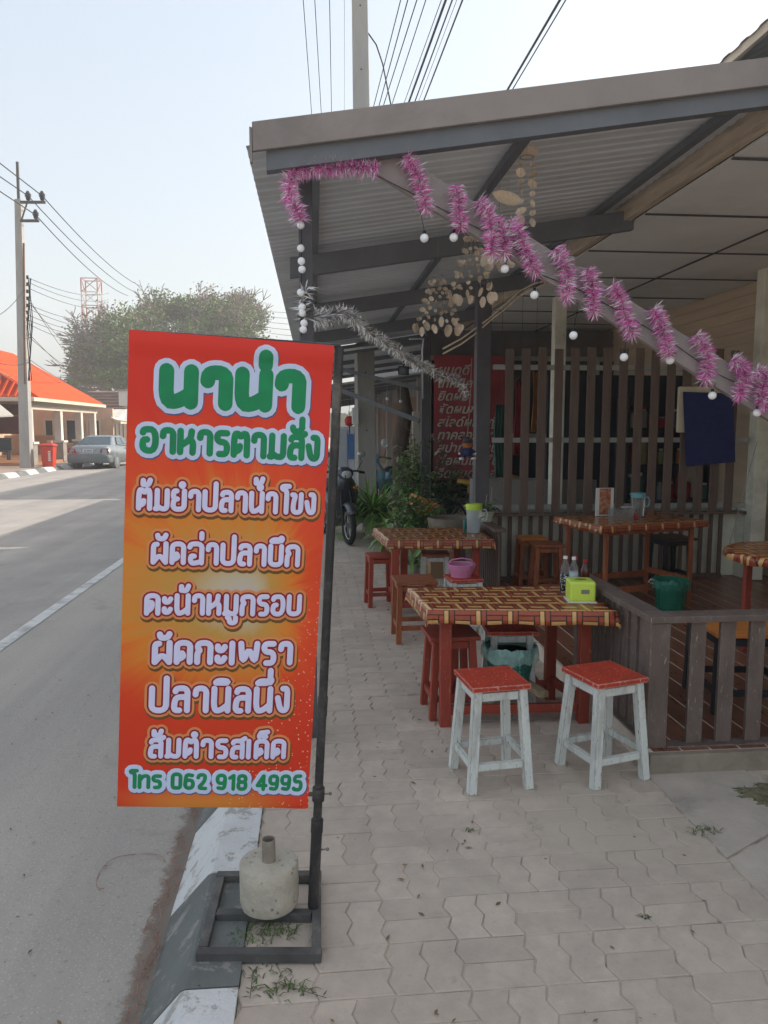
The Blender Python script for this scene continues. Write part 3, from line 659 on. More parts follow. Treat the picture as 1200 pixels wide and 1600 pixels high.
# thick dark corner posts
for lab, x_, y_, w_, h_ in (('thick dark steel post at the left end of the tall slat screen', 1.66, 7.42, .14, 3.02), ('dark steel post beside the red salon price board', 1.69, 11.45, .13, 3.0)):
    o = MB(); o.box(x_ - w_ / 2, x_ + w_ / 2, y_ - w_ / 2, y_ + w_ / 2, 0, h_); o = o.build('steel_post', M_post, None, bevel=.006); tag(o, lab, 'post')

# ------------------------------------------------------------------ tall slat screen on the low wall
M_slat = mat('dark_brown_slat', (.15, .108, .09), .6, .2, 5, .2, 60, world=True, stretch=(4, 4, .6), dirt=(.12, .11, .1), dirt_amt=.3)
M_pale = mat('pale_grey_rail', (.34, .355, .35), .75, .1, 5, .1, world=True)
sc_ = thing('slat_screen', 'tall screen of dark brown upright slats on the low wall behind the deck tables', 'screen', (3, 7.3, .8))
xs = [1.70 + .164 * k for k in range(19)]
for k, x_ in enumerate(xs):
    if x_ < 1.735 or 4.31 < x_ < 4.56: continue
    t = MB(); h = R.uniform(-.015, .015); t.box(x_, x_ + .082, 7.30, 7.325, .80, 2.42 + h); t.build('slat', M_slat, sc_, bevel=.002)
for z in (.865, 1.53, 2.24):
    t = MB(); t.box(1.75, 4.39, 7.33, 7.37, z - .028, z + .02); t.build('rail', M_pale, sc_)
t = MB(); t.box(1.74, 4.39, 7.285, 7.40, .775, .80); t.build('sill', M_slat, sc_)
lo = thing('low_railing', 'low railing of thin dark uprights in front of the cream low wall', 'railing', (3, 7.4, .1))
for k in range(24):
    x_ = 1.84 + k * .106
    if x_ > 4.22: break
    t = MB(); t.box(x_, x_ + .036, 7.40, 7.425, .14, .772); t.build('upright', M_slat, lo)
t = MB(); t.box(1.76, 4.21, 7.388, 7.438, .10, .14); t.build('bottom_rail', M_slat, lo)

# ------------------------------------------------------------------ deck with planks and the near railing
def plank_extra(nt, c, vec, p):
    g = _n(nt, 'ShaderNodeNewGeometry').outputs['Position']
    return mixc(nt, mth(nt, 'MULTIPLY', sw(nt, noisef(nt, coords(nt, (8, .8, 1), True), 5, 6), .4, .7), .5), c, (.12, .05, .032))
M_plk = mat('red_brown_plank', (.24, .10, .06), .3, .2, 4, .1, 30, rand=.2, world=True, stretch=(5, .7, 1), extra=plank_extra, spec=.5)
M_grt = mat('pale_joint', (.7, .62, .52), .8, .1, 9, 0)
M_dedge = mat('deck_edge_concrete', (.30, .255, .205), .9, .2, 5, .5, 50, world=True, dirt=(.16, .13, .1), dirt_amt=.7)
t = MB(); t.box(1.60, XW, 3.358, 7.5, -.05, .0925); dk = tag(t.build('deck', [M_grt]), kind='structure')
t = MB(); t.box(1.585, XW, 3.32, 3.3555, -.05, .0935); t.build('deck_edge', M_dedge, dk)
k = 0; x_ = 1.62
while x_ < XW - .02:
    t = MB(); w_ = .148; t.box(x_, min(x_ + w_ - .010, XW), 3.362, 7.49, .088, .094 + R.uniform(0, .0012)); t.build('plank', M_plk, dk, bevel=.0012); x_ += w_
M_rail = mat('weathered_brown_paint', (.15, .113, .098), .75, .2, 4, .3, 60, world=True, stretch=(3, 3, 1), dirt=(.24, .21, .19), dirt_amt=.35, dirt_scale=5, wear=(.36, .31, .27), wear_w=.003)
rl = thing('deck_railing', 'weathered brown slatted railing turning the corner round the deck', 'railing', (1.65, 3.44, 0))
t = MB(); t.box(1.60, 1.70, 3.40, 3.50, .06, .715); t.build('corner_post', M_rail, rl, bevel=.004)
t = MB(); t.box(1.595, 3.4, 3.39, 3.51, .718, .75); t.build('top_rail', M_rail, rl, bevel=.004)
t = MB(); t.box(1.595, 1.705, 3.513, 4.48, .718, .75); t.build('top_rail', M_rail, rl, bevel=.004)
t = MB(); t.box(1.60, 1.70, 4.40, 4.46, .102, .716); t.build('end_post', M_rail, rl, bevel=.004)
r2 = thing('short_railing', 'short dark slatted railing beside the far pavement table, ending at the thick dark post', 'railing', (1.65, 7.0, 0))
t = MB(); t.box(1.595, 1.705, 6.55, 7.33, .718, .75); t.build('top_rail', M_slat, r2, bevel=.004)
t = MB(); t.box(1.61, 1.69, 6.57, 7.33, .095, .13); t.build('bottom_rail', M_slat, r2, bevel=.003)
for k in range(9): t = MB(); t.box(1.638, 1.66, 6.58 + k * .083, 6.58 + k * .083 + .045, .132, .716); t.build('slat', M_slat, r2)
t = MB(); t.box(1.705, 3.4, 3.395, 3.475, .06, .10); t.build('bottom_rail', M_rail, rl, bevel=.003)
t = MB(); t.box(1.61, 1.69, 3.505, 4.46, .06, .10); t.build('bottom_rail', M_rail, rl, bevel=.003)
for k in range(12):
    x_ = 1.815 + k * .152
    t = MB(); t.box(x_, x_ + .078, 3.425, 3.448, .102, .716); t.build('slat', M_rail, rl, bevel=.002)
for k in range(8):
    y_ = 3.54 + k * .107
    t = MB(); t.box(1.638, 1.66, y_, y_ + .07, .102, .716); t.build('slat', M_rail, rl, bevel=.002)

# boards pinned on the screen
t = MB(); t.box(3.60, 4.13, 7.262, 7.292, 1.60, 2.055); o = t.build('cream_board', mat('cream_board', (.62, .56, .43), .8, .06, 3, .05), None, bevel=.02); tag(o, 'blank cream board with rounded corners behind the blue board on the slat screen', 'board')
t = MB(); p = AY(1068, 612, 7.22), AY(1146, 615, 7.22), AY(1149, 722, 7.22), AY(1073, 728, 7.22)
t.loft([[q for q in p], [q + Vector((0, .012, 0)) for q in p]]); o = t.build('blue_board', mat('blue_board', (.026, .035, .125), .75, .15, 20, .1, 80), None); tag(o, 'plain dark blue board hung on the slat screen beneath the tinsel', 'board')
t = MB(); t.tube([AY(1183, 690, 7.0), AY(1137, 862, 6.3)], .004, 6); tag(t.build('cord', M_pale), 'thin pale cord slanting down beside the cream column to the round table', 'cord')

# ------------------------------------------------------------------ hair salon next door (behind the screen)
M_glass = mat('dark_glass', (.03, .045, .055), .08, .2, 2, 0, spec=.6); M_frame = mat('aluminium_frame', (.40, .40, .36), .5, .08, 4, .05, metal=.2)
sa = thing('hair_salon', 'hair salon front with aluminium framed dark glass behind the slat screen', 'building', (3, 11.7, 0))
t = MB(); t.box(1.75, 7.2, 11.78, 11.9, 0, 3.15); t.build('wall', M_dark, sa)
vx = [1.78, 2.95, 3.55, 4.45, 5.4, 6.4]
for x_ in vx: t = MB(); t.box(x_ - .04, x_ + .04, 11.70, 11.77, 0, 2.75); t.build('frame_upright', M_frame, sa)
for z in (.5, 1.52, 2.72):
    for a, b_ in zip(vx[:-1], vx[1:]): t = MB(); t.box(a + .042, b_ - .042, 11.705, 11.765, z - .035, z + .035); t.build('frame_crossbar', M_frame, sa)
for a, b_ in zip(vx[:-1], vx[1:]):
    for z0, z1 in ((.54, 1.48), (1.56, 2.68)): t = MB(); t.box(a + .042, b_ - .042, 11.73, 11.74, z0, z1); t.build('pane', M_glass, sa)
t = MB(); t.box(1.78, 5.4, 11.69, 11.78, 0, .44); t.build('plinth', M_cream, sa)
o = MB(); o.box(2.86, 3.0, 8.9, 9.04, 0, 3.19); tag(o.build('cream_pillar', M_cream, None, bevel=.008), 'cream pillar standing behind the slat screen under the ceiling', 'pillar')
o = MB(); o.box(2.9, 4.70, 9.25, 9.3, .1, 2.3); tag(o.build('added_dark_partition', mat('added_dark_partition', (.035, .045, .06), .35, .2, 3, .05), None), 'dark shiny partition added behind the goods shelf to darken the view through the slats', 'partition')  # added panel, keeps the view between the slats dark
# price board with slanted writing
sb = thing('salon_price_board', 'faded dark red salon price board with pale slanted writing', 'sign', (2.3, 11.3, 1.8))
t = MB(); t.box(1.80, 2.98, 11.30, 11.325, .85, 2.72); pb = t.build('board', mat('faded_red_board', (.34, .055, .068), .6, .3, 1.2, .1, world=True, dirt=(.12, .08, .09), dirt_amt=.5, dirt_scale=.9), sb)
M_pt = mat('faded_lettering', (.46, .45, .39), .8, .25, 5, 0, world=True)
for k, tx in enumerate(['ผมดูดี', 'เทคนิค', 'ยืดผม', 'ตัดผมชาย', 'สไลด์ผมหญิง', 'ทาคลอรแชมพู', 'สปาทรีทเมนท์', 'ต่อผมแฟชั่น', 'รีดผมดัดลอน']):
    cu = bpy.data.curves.new('lettering', 'FONT'); cu.body = tx; cu.size = .19; cu.shear = .3; cu.extrude = .002; cu.offset = .0035; cu.space_character = 1.02
    o = bpy.data.objects.new('lettering', cu); C.objects.link(o); o.location = (1.84, 11.293, 2.44 - k * .193); o.rotation_euler = (pi / 2, 0, 0)
    bpy.context.view_layer.update(); me = bpy.data.meshes.new_from_object(o.evaluated_get(bpy.context.evaluated_depsgraph_get())); bpy.data.objects.remove(o); me.name = 'lettering'
    me.transform(Matrix.Translation(Vector((1.84, 11.293, 2.44 - k * .193)) - root_loc(sb)) @ Matrix.Rotation(pi / 2, 4, 'X')); me.materials.clear(); me.materials.append(M_pt)
    o = bpy.data.objects.new('lettering', me); C.objects.link(o); o.parent = pb
# ------------------------------------------------------------------ stools and tables
M_redtop = mat('red_stool_paint', (.50, .055, .028), .6, .12, 5, .2, 40, wear=(.72, .60, .52), wear_w=.009, spec=.15, dirt=(.14, .03, .02), dirt_amt=.4, dirt_scale=7)
M_wht = mat('chipped_white_paint', (.68, .71, .68), .65, .08, 6, .3, 50, wear=(.20, .16, .125), wear_w=.008, stretch=(2, 2, .6), dirt=(.34, .34, .31), dirt_amt=.7, dirt_scale=6)
M_redp = mat('red_brown_paint', (.33, .058, .036), .55, .18, 5, .2, 50, wear=(.36, .17, .12), wear_w=.003, stretch=(2, 2, .6), dirt=(.14, .04, .03), dirt_amt=.5)
M_brn = mat('brown_varnish', (.34, .11, .05), .45, .25, 6, .2, 50, stretch=(3, 3, .7), dirt=(.1, .035, .02), dirt_amt=.6)
M_orw = mat('orange_wood', (.62, .22, .05), .4, .25, 6, .15, 40, stretch=(1, 6, 1))
M_drk = mat('black_wood', (.03, .032, .04), .5, .2, 5, .15)
M_drks = mat('dark_seat', (.075, .055, .045), .5, .2, 5, .15)
def stool(label, cx, cy, rz, mt, ml, z0=0, h=.48, w=.30, group=None, top=.205, bot=.255, lg_=.040):
    s_ = thing('stool', label, 'stool', (cx, cy, z0), rz, group)
    t = MB(); t.cbox((0, 0, h - .012), w, w, .024, 0)
    t.build('seat', mt, s_, world=False, bevel=.0035)
    T, Bt = top / 2, bot / 2; ang = lambda z: T + (Bt - T) * (1 - z / (h - .025))
    for sx, sy in ((-1, -1), (1, -1), (1, 1), (-1, 1)):
        t = MB(); t.beam((sx * Bt, sy * Bt, 0), (sx * T, sy * T, h - .0245), lg_, lg_, (0, 1, 0)); t.build('leg', ml, s_, world=False, bevel=.003)
    for z, hh, nm in ((h - .055, .04, 'apron'), (.12 if h < .6 else .16, .036, 'stretcher')):
        a = ang(z) ; g = a - lg_ / 2 - .0015
        for sx in (-1, 1):
            t = MB(); t.beam((sx * a, -g, z + (.02 if nm == 'stretcher' and sx > 0 else 0)), (sx * a, g, z + (.02 if nm == 'stretcher' and sx > 0 else 0)), .02, hh); t.build(nm, ml, s_, world=False, bevel=.002)
            t = MB(); t.beam((-g, sx * a, z), (g, sx * a, z), .02, hh); t.build(nm, ml, s_, world=False, bevel=.002)
    return s_
GW = 'white legged stools with red seats'
stool('white legged stool with red seat in front of the near table, nearer the sign', .815, 3.36, radians(7), M_redtop, M_wht, group=GW, h=.495, w=.28, top=.215, bot=.275)
stool('white legged stool with red seat in front of the near table, beside the deck railing', 1.365, 3.375, radians(16), M_redtop, M_wht, group=GW, h=.495, w=.285, top=.215, bot=.28)
stool('white legged stool with dull red seat pushed in behind the near table', 1.145, 4.31, radians(-4), M_redtop, M_wht, group=GW)
stool('all red stool tucked in at the kerb end of the near table', .775, 4.22, radians(3), M_redp, M_redp, w=.29)
stool('brown varnished stool standing behind the near table, beside the tablecloth corner', .77, 5.76, radians(2), M_brn, M_brn, w=.32, top=.26, bot=.285)
stool('slim red stool at the kerb end of the far pavement table', .60, 6.92, radians(6), M_redp, M_redp, w=.24, top=.19, bot=.22)
stool('white legged stool with brown seat standing behind the far pavement table', 1.13, 6.98, radians(-6), M_brn, M_wht, w=.26)
stool('white stool with dark red seat half hidden between the two pavement tables', 1.165, 5.79, radians(4), M_redtop, M_wht, w=.26)
stool('orange brown wooden stool on the deck left of the deck table', 2.13, 6.72, radians(-5), M_brn, M_brn, z0=.0945, h=.50, w=.28)
stool('orange brown wooden stool on the deck pushed against the low railing', 2.1, 7.12, radians(-3), M_orw, M_brn, z0=.0945, h=.50, w=.26)
stool('black legged stool with dark seat on the deck behind the table by the low railing', 3.46, 7.02, radians(8), M_drks, M_drk, z0=.0945, h=.50, w=.36, top=.25, bot=.28)
stool('tall black legged stool with bright orange wooden seat just inside the deck railing', 2.40, 3.97, radians(-7), M_orw, M_drk, z0=.0945, h=.455, w=.46, top=.40, bot=.42, lg_=.045)

def cloth_extra(nt, c, vec, p):
    uv = _n(nt, 'ShaderNodeUVMap').outputs[0]; mp = _n(nt, 'ShaderNodeMapping'); mp.inputs['Scale'].default_value = (1 / .170, 1 / .150, 1); nt.links.new(uv, mp.inputs[0])
    sp = _n(nt, 'ShaderNodeSeparateXYZ'); nt.links.new(mp.outputs[0], sp.inputs[0])
    u = mth(nt, 'FRACT', mth(nt, 'ADD', mth(nt, 'ADD', sp.outputs[0], 20.0), mth(nt, 'MULTIPLY', mth(nt, 'FLOOR', mth(nt, 'ADD', sp.outputs[1], 20.0)), .5))); v = mth(nt, 'FRACT', mth(nt, 'ADD', sp.outputs[1], 20.0))
    def rect(u0, u1, v0, v1):
        a = mth(nt, 'MULTIPLY', mth(nt, 'GREATER_THAN', u, u0), mth(nt, 'LESS_THAN', u, u1)); b_ = mth(nt, 'MULTIPLY', mth(nt, 'GREATER_THAN', v, v0), mth(nt, 'LESS_THAN', v, v1)); return mth(nt, 'MULTIPLY', a, b_)
    gold = (.72, .40, .13); gold2 = (.80, .50, .22); dk = (.34, .06, .026); ln = (.055, .018, .01)
    g1 = noisef(nt, coords(nt, (6, 60, 6)), 3, 5); g2 = noisef(nt, coords(nt, (60, 6, 6)), 3, 5)
    G1 = ramp(nt, g1, [(.35, gold), (.7, gold2)]); G2 = ramp(nt, g2, [(.35, gold), (.7, gold2)])
    col = ramp(nt, noisef(nt, coords(nt), 25, 4), [(.3, dk), (.7, (.44, .085, .038))])
    def put(col, r0, inner, pic):
        col = mixc(nt, rect(*r0), col, ln); return mixc(nt, rect(*inner), col, pic)
    def R_(a, b_, c_, d, pic, col, w=.022): return put(col, (a, b_, c_, d), (a + w, b_ - w, c_ + w, d - w), pic)
    DK = col
    col = R_(0, .17, 0, 1, G1, col); col = R_(.17, 1.02, 0, .22, G2, col)
    col = R_(.17, .34, .22, 1.02, DK, col); col = R_(.34, 1.02, .82, 1.02, DK, col); col = R_(.34, .84, .40, .64, G2, col)
    col = R_(.84, 1.02, .22, .82, DK, col); col = R_(.34, .84, .22, .40, DK, col); col = R_(.34, .84, .64, .82, DK, col)
    return col
M_cloth = mat('woven_print_vinyl', (.4, .2, .05), .3, .1, 5, .1, 10, extra=cloth_extra, spec=.5)
def cloth_extra2(nt, c, vec, p): return mixc(nt, .22, cloth_extra(nt, c, vec, p), (.13, .05, .03))
M_cloth2 = mat('brown_print_vinyl', (.4, .2, .05), .22, .1, 5, .1, 10, extra=cloth_extra2, spec=.5)
def cloth(label, corners, z, drop, m, seed=0, corner_flare=.05, nn=26):
    """vinyl cloth: flat top over the four given corners, hanging edges with waves and pinched corners"""
    rr = random.Random(seed); c = [Vector((x, y, 0)) for x, y in corners]; ctr = sum(c, Vector()) / 4; vs = []; uvs = []; fs = []
    L = (c[1] - c[0]).length; D = (c[3] - c[0]).length
    nx, ny = nn, int(nn * .7); idx = {}
    ex = 3
    for j in range(-ex, ny + ex + 1):
        for i in range(-ex, nx + ex + 1):
            u = min(max(i / nx, 0), 1); v = min(max(j / ny, 0), 1)
            p = c[0] * (1 - u) * (1 - v) + c[1] * u * (1 - v) + c[2] * u * v + c[3] * (1 - u) * v
            oi = max(-i, i - nx, 0); oj = max(-j, j - ny, 0); q = max(oi, oj) / ex
            if oi and oj: q = max(oi, oj) / ex; du = (oi / ex)
            outx = (c[1] - c[0]).normalized() * (1 if i > nx else -1) if oi else Vector(); outy = (c[3] - c[0]).normalized() * (1 if j > ny else -1) if oj else Vector()
            dr = drop * q * (1.18 if (oi and oj) else 1); fl = .008 * q + .0035 * q * sin((u + v) * 17 + seed)
            zz = z - dr + (.0015 * noise.noise((i * .4, j * .4, seed)) if q == 0 else 0) + q * .003 * sin(i * .7 + j * 1.1 + seed)
            if oi and oj: p = p + (outx * oi + outy * oj) * (drop * .22 / ex)
            else: p = p + (outx + outy) * fl
            idx[i, j] = len(vs); vs.append((p.x, p.y, zz)); uvs.append((u * L + (drop * oi / ex) * (1 if i > nx else -1), v * D + (drop * oj / ex) * (1 if j > ny else -1)))
    for j in range(-ex, ny + ex):
        for i in range(-ex, nx + ex): fs.append((idx[i, j], idx[i + 1, j], idx[i + 1, j + 1], idx[i, j + 1]))
    t = MB(); t.add(vs, fs); o = t.build('tablecloth', m, None, smooth=True)
    ul = o.data.uv_layers.new(name='UVMap')
    for lp in o.data.loops: ul.data[lp.index].uv = uvs[lp.vertex_index]
    s_ = o.modifiers.new('thick', 'SOLIDIFY'); s_.thickness = .0012; s_.offset = -1
    return tag(o, label, 'tablecloth')
def table(label, corners, z, legs, m, z0=0, lw=.06, stretch=True, splay=.0, low=.09):
    c = [Vector((x, y, 0)) for x, y in corners]; ctr = sum(c, Vector()) / 4; tb = thing('table', label, 'table', (ctr.x, ctr.y, z0))
    t = MB(); a = [p + (ctr - p) * .015 for p in c]; t.loft([[(p.x, p.y, z - .028) for p in a], [(p.x, p.y, z - .003) for p in a]]); t.build('tabletop', m, tb, bevel=.003)
    for (x, y) in legs:
        p = Vector((x, y)); t = MB(); t.beam((x, y, z0), (x + (ctr.x - x) * splay, y + (ctr.y - y) * splay, z - .029), lw, lw, (0, 1, 0)); t.build('leg', m, tb, bevel=.003)
    l = [Vector((x, y, 0)) for x, y in legs]
    if stretch:
        for i, j in ((0, 1), (1, 2), (2, 3), (3, 0)):
            d = (l[j] - l[i]).normalized(); zz = z0 + low + (.035 if i in (1, 3) else 0)
            t = MB(); t.beam(l[i] + d * (lw / 2 + .001) + Vector((0, 0, zz)), l[j] - d * (lw / 2 + .001) + Vector((0, 0, zz)), .03, .05); t.build('stretcher', m, tb, bevel=.002)
            t = MB(); t.beam(l[i] + d * (lw / 2 + .002) + Vector((0, 0, z - .06)), l[j] - d * (lw / 2 + .002) + Vector((0, 0, z - .06)), .022, .055); t.build('apron', m, tb, bevel=.002)
    return tb
T1 = [(.60, 3.93), (1.60, 3.80), (1.62, 4.47), (.56, 4.50)]
T1leg = [(.71, 4.0), (1.49, 3.98), (1.42, 4.36), (.82, 4.36)]
tb1 = table('near pavement table with red painted legs and stretchers under a woven print cloth', T1, .675, T1leg, M_redp)
for k, (x, w_) in enumerate(((.985, .07), (1.13, .065), (1.26, .07))):     # loose boards laid along the low stretchers
    t = MB(); t.beam((x, 3.98, .155), (x + .03, 4.36, .155), w_, .018); t.build('shelf_board', M_redp, tb1, bevel=.002)
cloth('golden and brown woven print tablecloth on the near pavement table', T1, .678, .075, M_cloth, 3)
t = MB(); t.beam((1.25, 3.93, .185), (1.15, 4.32, .19), .06, .035); tag(t.build('split_board', mat('raw_split_wood', (.36, .28, .18), .9, .3, 8, .6, 60, stretch=(8, 1, 8), dirt=(.15, .1, .06), dirt_amt=.7), None, bevel=.004), 'raw split wooden board lying on the shelf under the near table', 'board')
T2 = [(.63, 6.47), (1.56, 6.40), (1.62, 7.20), (.57, 7.28)]
table('far pavement table with red painted legs near the thick dark post', T2, .675, [(.70, 6.5), (1.42, 6.52), (1.36, 7.1), (.84, 7.02)], M_redp, lw=.065)
cloth('faded brown woven print tablecloth on the far pavement table', T2, .678, .075, M_cloth2, 8)
T3 = [(2.32, 5.88), (3.38, 6.18), (3.19, 6.86), (2.15, 6.58)]
table('thin legged table on the deck carrying the menu stand and pitcher', T3, .85, [(2.40, 5.98), (3.26, 6.23), (3.1, 6.74), (2.26, 6.52)], M_brn, z0=.0945, lw=.035, low=.2)
cloth('shiny brown woven print tablecloth on the deck table', T3, .853, .055, M_cloth2, 12)
# table at the right edge of the photograph: rounded top
t4 = thing('round_table', 'round table with red legs at the right edge of the deck', 'table', (3.28, 4.75, .0945))
t = MB(); t.lathe([(.001, .70), (.47, .70), (.475, .72), (.001, .72)], 40); t.build('tabletop', M_redp, t4, world=False)
for a in range(4):
    an = pi / 4 + a * pi / 2 + .25; t = MB(); t.beam((.33 * cos(an), .33 * sin(an), 0), (.33 * cos(an), .33 * sin(an), .699), .045, .045); t.build('leg', M_redp, t4, world=False, bevel=.003)
t = MB(); pr = [(.001, 0)] + [(.12 * k, 0) for k in range(1, 4)] + [(.478, 0), (.487, -.012), (.492, -.055)]; t.lathe([(r, z) for r, z in pr], 48)
o = t.build('tablecloth', M_cloth, None, smooth=True, world=False); o.location = (3.28, 4.75, .8185)
for v_ in o.data.vertices:
    a = atan2(v_.co.y, v_.co.x)
    if v_.co.z < -.02: v_.co += Vector((cos(a), sin(a), 0)) * .014 * sin(a * 11) + Vector((0, 0, .01 * sin(a * 7)))
ul = o.data.uv_layers.new(name='UVMap')
for lp in o.data.loops: q = o.data.vertices[lp.vertex_index].co; ul.data[lp.index].uv = (q.x, q.y)
tag(o, 'woven print cloth with wavy hem on the round table at the deck edge', 'tablecloth')

# ------------------------------------------------------------------ things on the tables
M_lime = mat('lime_plastic', (.62, .82, .10), .32, .04, 3, 0, spec=.5, sss=0); M_wpl = mat('white_plastic', (.68, .68, .66), .4, .05, 4, 0)
M_lbl = mat('grey_label', (.36, .40, .38), .6, .2, 40, 0)
ts = thing('tissue_box', 'lime green plastic tissue box with a small grey label on the near table', 'tissue box', (1.487, 4.06, .679), radians(-7))
t = MB(); t.cbox((0, 0, .064), .142, .14, .118); t.build('box', M_lime, ts, world=False, bevel=.014)
t = MB(); t.cbox((0, 0, .0045), .158, .154, .009); t.build('base_tray', M_wpl, ts, world=False, bevel=.004)
t = MB(); t.cbox((.012, -.0712, .066), .044, .0022, .022); lb = t.build('label', mat('label_black', (.04, .05, .05), .5), ts, world=False, bevel=.0008)
t = MB(); t.cbox((.012, -.0727, .066), .038, .001, .016); t.build('label_face', M_lbl, lb, world=False)
for k in range(5): 
    t = MB(); t.cbox((-.001 + k * .0062, -.0736, .066), .0042, .0006, .0075); t.build('letter', mat('label_black'if 0 else 'letter_dark', (.05, .07, .06), .6), lb, world=False)
t = MB(); t.lathe([(.001, .124), (.026, .1245), (.030, .1232)], 24, (0, 0, 0), 0, 1.2, .5); t.build('slot', mat('slot_dark', (.10, .16, .015), .6), ts, world=False)
M_clear = mat('clear_plastic', (.86, .92, .95), .08, .02, 3, 0, trans=.92, spec=.5); M_clear.node_tree.nodes['Principled BSDF'].inputs['IOR'].default_value = 1.2
def bottle_label(nt, c, vec, p):
    vo = _n(nt, 'ShaderNodeTexVoronoi', feature='F1', distance='CHEBYCHEV'); vo.inputs['Scale'].default_value = 70; nt.links.new(coords(nt, (1, 1, 1.6)), vo.inputs['Vector'])
    return mixc(nt, mth(nt, 'GREATER_THAN', vo.outputs['Distance'], .52), (.025, .03, .035), (.5, .52, .52))
M_bl = mat('black_white_label', (.03, .03, .03), .5, extra=bottle_label)
def bottle(label, x, y, z, r, h, m, capm, lab, lm, cat='bottle'):
    bt = thing('bottle', label, cat, (x, y, z))
    t = MB(); t.lathe([(.001, 0), (r * .85, 0), (r, .006), (r, h * .25), (r * .96, h * .27), (r, h * .29), (r, h * .62), (r * .9, h * .72), (r * .42, h * .87), (r * .4, h * .93)], 22); t.build('bottle_body', m, bt, smooth=True, world=False)
    t = MB(); t.lathe([(r * .46, h * .93), (r * .46, h), (r * .42, h * 1.005), (.001, h * 1.005)], 16); t.build('cap', capm, bt, world=False, auto=40)
    if lab: t = MB(); t.lathe([(r * 1.02, h * lab[0]), (r * 1.02, h * lab[1])], 22); t.build('label', lm, bt, smooth=True, world=False)
M_wcap = mat('white_cap', (.75, .77, .78), .4, .03, 5, 0); M_rcap = mat('red_cap', (.5, .02, .02), .4, .05, 5, 0)
bottle('clear water bottle with black and white label, left of the tissue box', 1.458, 4.24, .679, .027, .225, M_clear, M_wcap, (.1, .55), M_bl)
bottle('small clear water bottle with white cap directly behind the lime tissue box', 1.502, 4.22, .679, .027, .222, M_clear, M_wcap, (.35, .62), mat('pale_label', (.42, .47, .5), .5, .2, 60, 0))
M_sauce = mat('brown_sauce', (.07, .012, .008), .12, .1, 5, 0, spec=.6)
bottle('dark brown sauce bottle with red cap and red label behind the tissue box', 1.60, 4.30, .679, .028, .19, M_sauce, M_rcap, (.15, .45), mat('red_label', (.45, .02, .02), .5))
bottle('second dark sauce bottle with red cap, hidden deepest behind the tissue box', 1.56, 4.36, .679, .026, .205, M_sauce, M_rcap, (.15, .4), mat('red_label', (.45, .02, .02), .5))
M_frost = mat('frosted_plastic', (.72, .82, .84), .35, .03, 4, 0, trans=.55, spec=.4); M_llid = mat('lime_lid', (.5, .72, .06), .35, .03, 4, 0)
def pitcher(label, x, y, z, r, h, mb_, ml, rz=0, water=True):
    pt = thing('pitcher', label, 'pitcher', (x, y, z), rz)
    t = MB(); t.lathe([(.001, 0), (r * .8, 0), (r * .84, .006), (r, h * .8), (r * 1.03, h * .86)], 28); t.build('jug', mb_, pt, smooth=True, world=False)
    if water: t = MB(); t.lathe([(.001, .006), (r * .8, .006), (r * .92, h * .52), (.001, h * .52)], 28); t.build('water', mat('jug_water', (.55, .68, .74), .1, .02, 3, 0, trans=.6), pt, world=False, auto=40)
    t = MB(); t.lathe([(r * 1.05, h * .80), (r * 1.06, h * .95), (r * .98, h), (.001, h)], 28); t.add([(-r * 1.3, -.012, h * .93), (-r * .9, -.03, h * .85), (-r * .9, .03, h * .85), (-r * 1.3, .012, h * .93), (-r * .9, -.03, h * .98), (-r * .9, .03, h * .98)], [(0, 1, 4), (3, 5, 2), (0, 4, 5, 3), (0, 3, 2, 1)]); t.build('lid', ml, pt, world=False, auto=40)
    t = MB(); t.tube([(r * .98, 0, h * .8), (r * 1.5, 0, h * .8), (r * 1.72, 0, h * .66), (r * 1.6, 0, h * .45), (r * .93, 0, h * .36)], .008, 8); t.build('handle', mb_ if water else ml, pt, smooth=True, world=False)
pitcher('frosted water pitcher with lime green lid standing on the far pavement table', 1.475, 6.86, .679, .072, .27, M_frost, M_llid, -.2)
pitcher('clear glass pitcher with pale blue lid and handle on the deck table', 2.90, 6.52, .854, .062, .215, mat('thin_glass', (.8, .85, .85), .05, .02, 3, 0, trans=.9), mat('pale_blue_plastic', (.16, .40, .46), .4), 0, False)
o = MB(); o.lathe([(.001, 0), (.014, 0), (.014, .10), (.011, .13), (.001, .132)], 14, (1.375, 6.80, .679)); tag(o.build('jar', mat('teal_plastic', (.03, .22, .22), .4), None, smooth=True), 'narrow teal container beside the lime lidded pitcher', 'container')
# menu stand, glass caddy, red pepper pot on the deck table
ms = thing('menu_stand', 'upright menu card with red food picture and white borders on the deck table', 'menu', (2.60, 6.55, .854), radians(6))
t = MB(); t.cbox((0, 0, .13), .175, .012, .255); t.build('stand', M_wpl, ms, world=False, bevel=.003)
def menu_extra(nt, c, vec, p): return ramp(nt, noisef(nt, coords(nt), 26, 5, .6, .4), [(.35, (.34, .06, .035)), (.5, (.42, .16, .09)), (.62, (.5, .33, .22)), (.75, (.2, .04, .03))])
t = MB(); t.cbox((0, -.0075, .135), .108, .002, .235); t.build('picture', mat('menu_print', (.4, .1, .05), .4, extra=menu_extra), ms, world=False)
gb = thing('condiment_caddy', 'clear glass condiment caddy with a white card beside the menu stand', 'caddy', (2.69, 6.38, .854), radians(10))
M_gl = mat('thin_glass', (.8, .85, .85), .05)
for a in ((0, -.055, .2, .004), (0, .055, .2, .004), (-.099, 0, .004, .105), (.099, 0, .004, .105)):
    t = MB(); t.cbox((a[0], a[1], .045), a[2], a[3], .09); t.build('side_panel', M_gl, gb, world=False)
t = MB(); t.cbox((.05, 0, .10), .09, .05, .005, .1); t.build('card', M_wpl, gb, world=False)
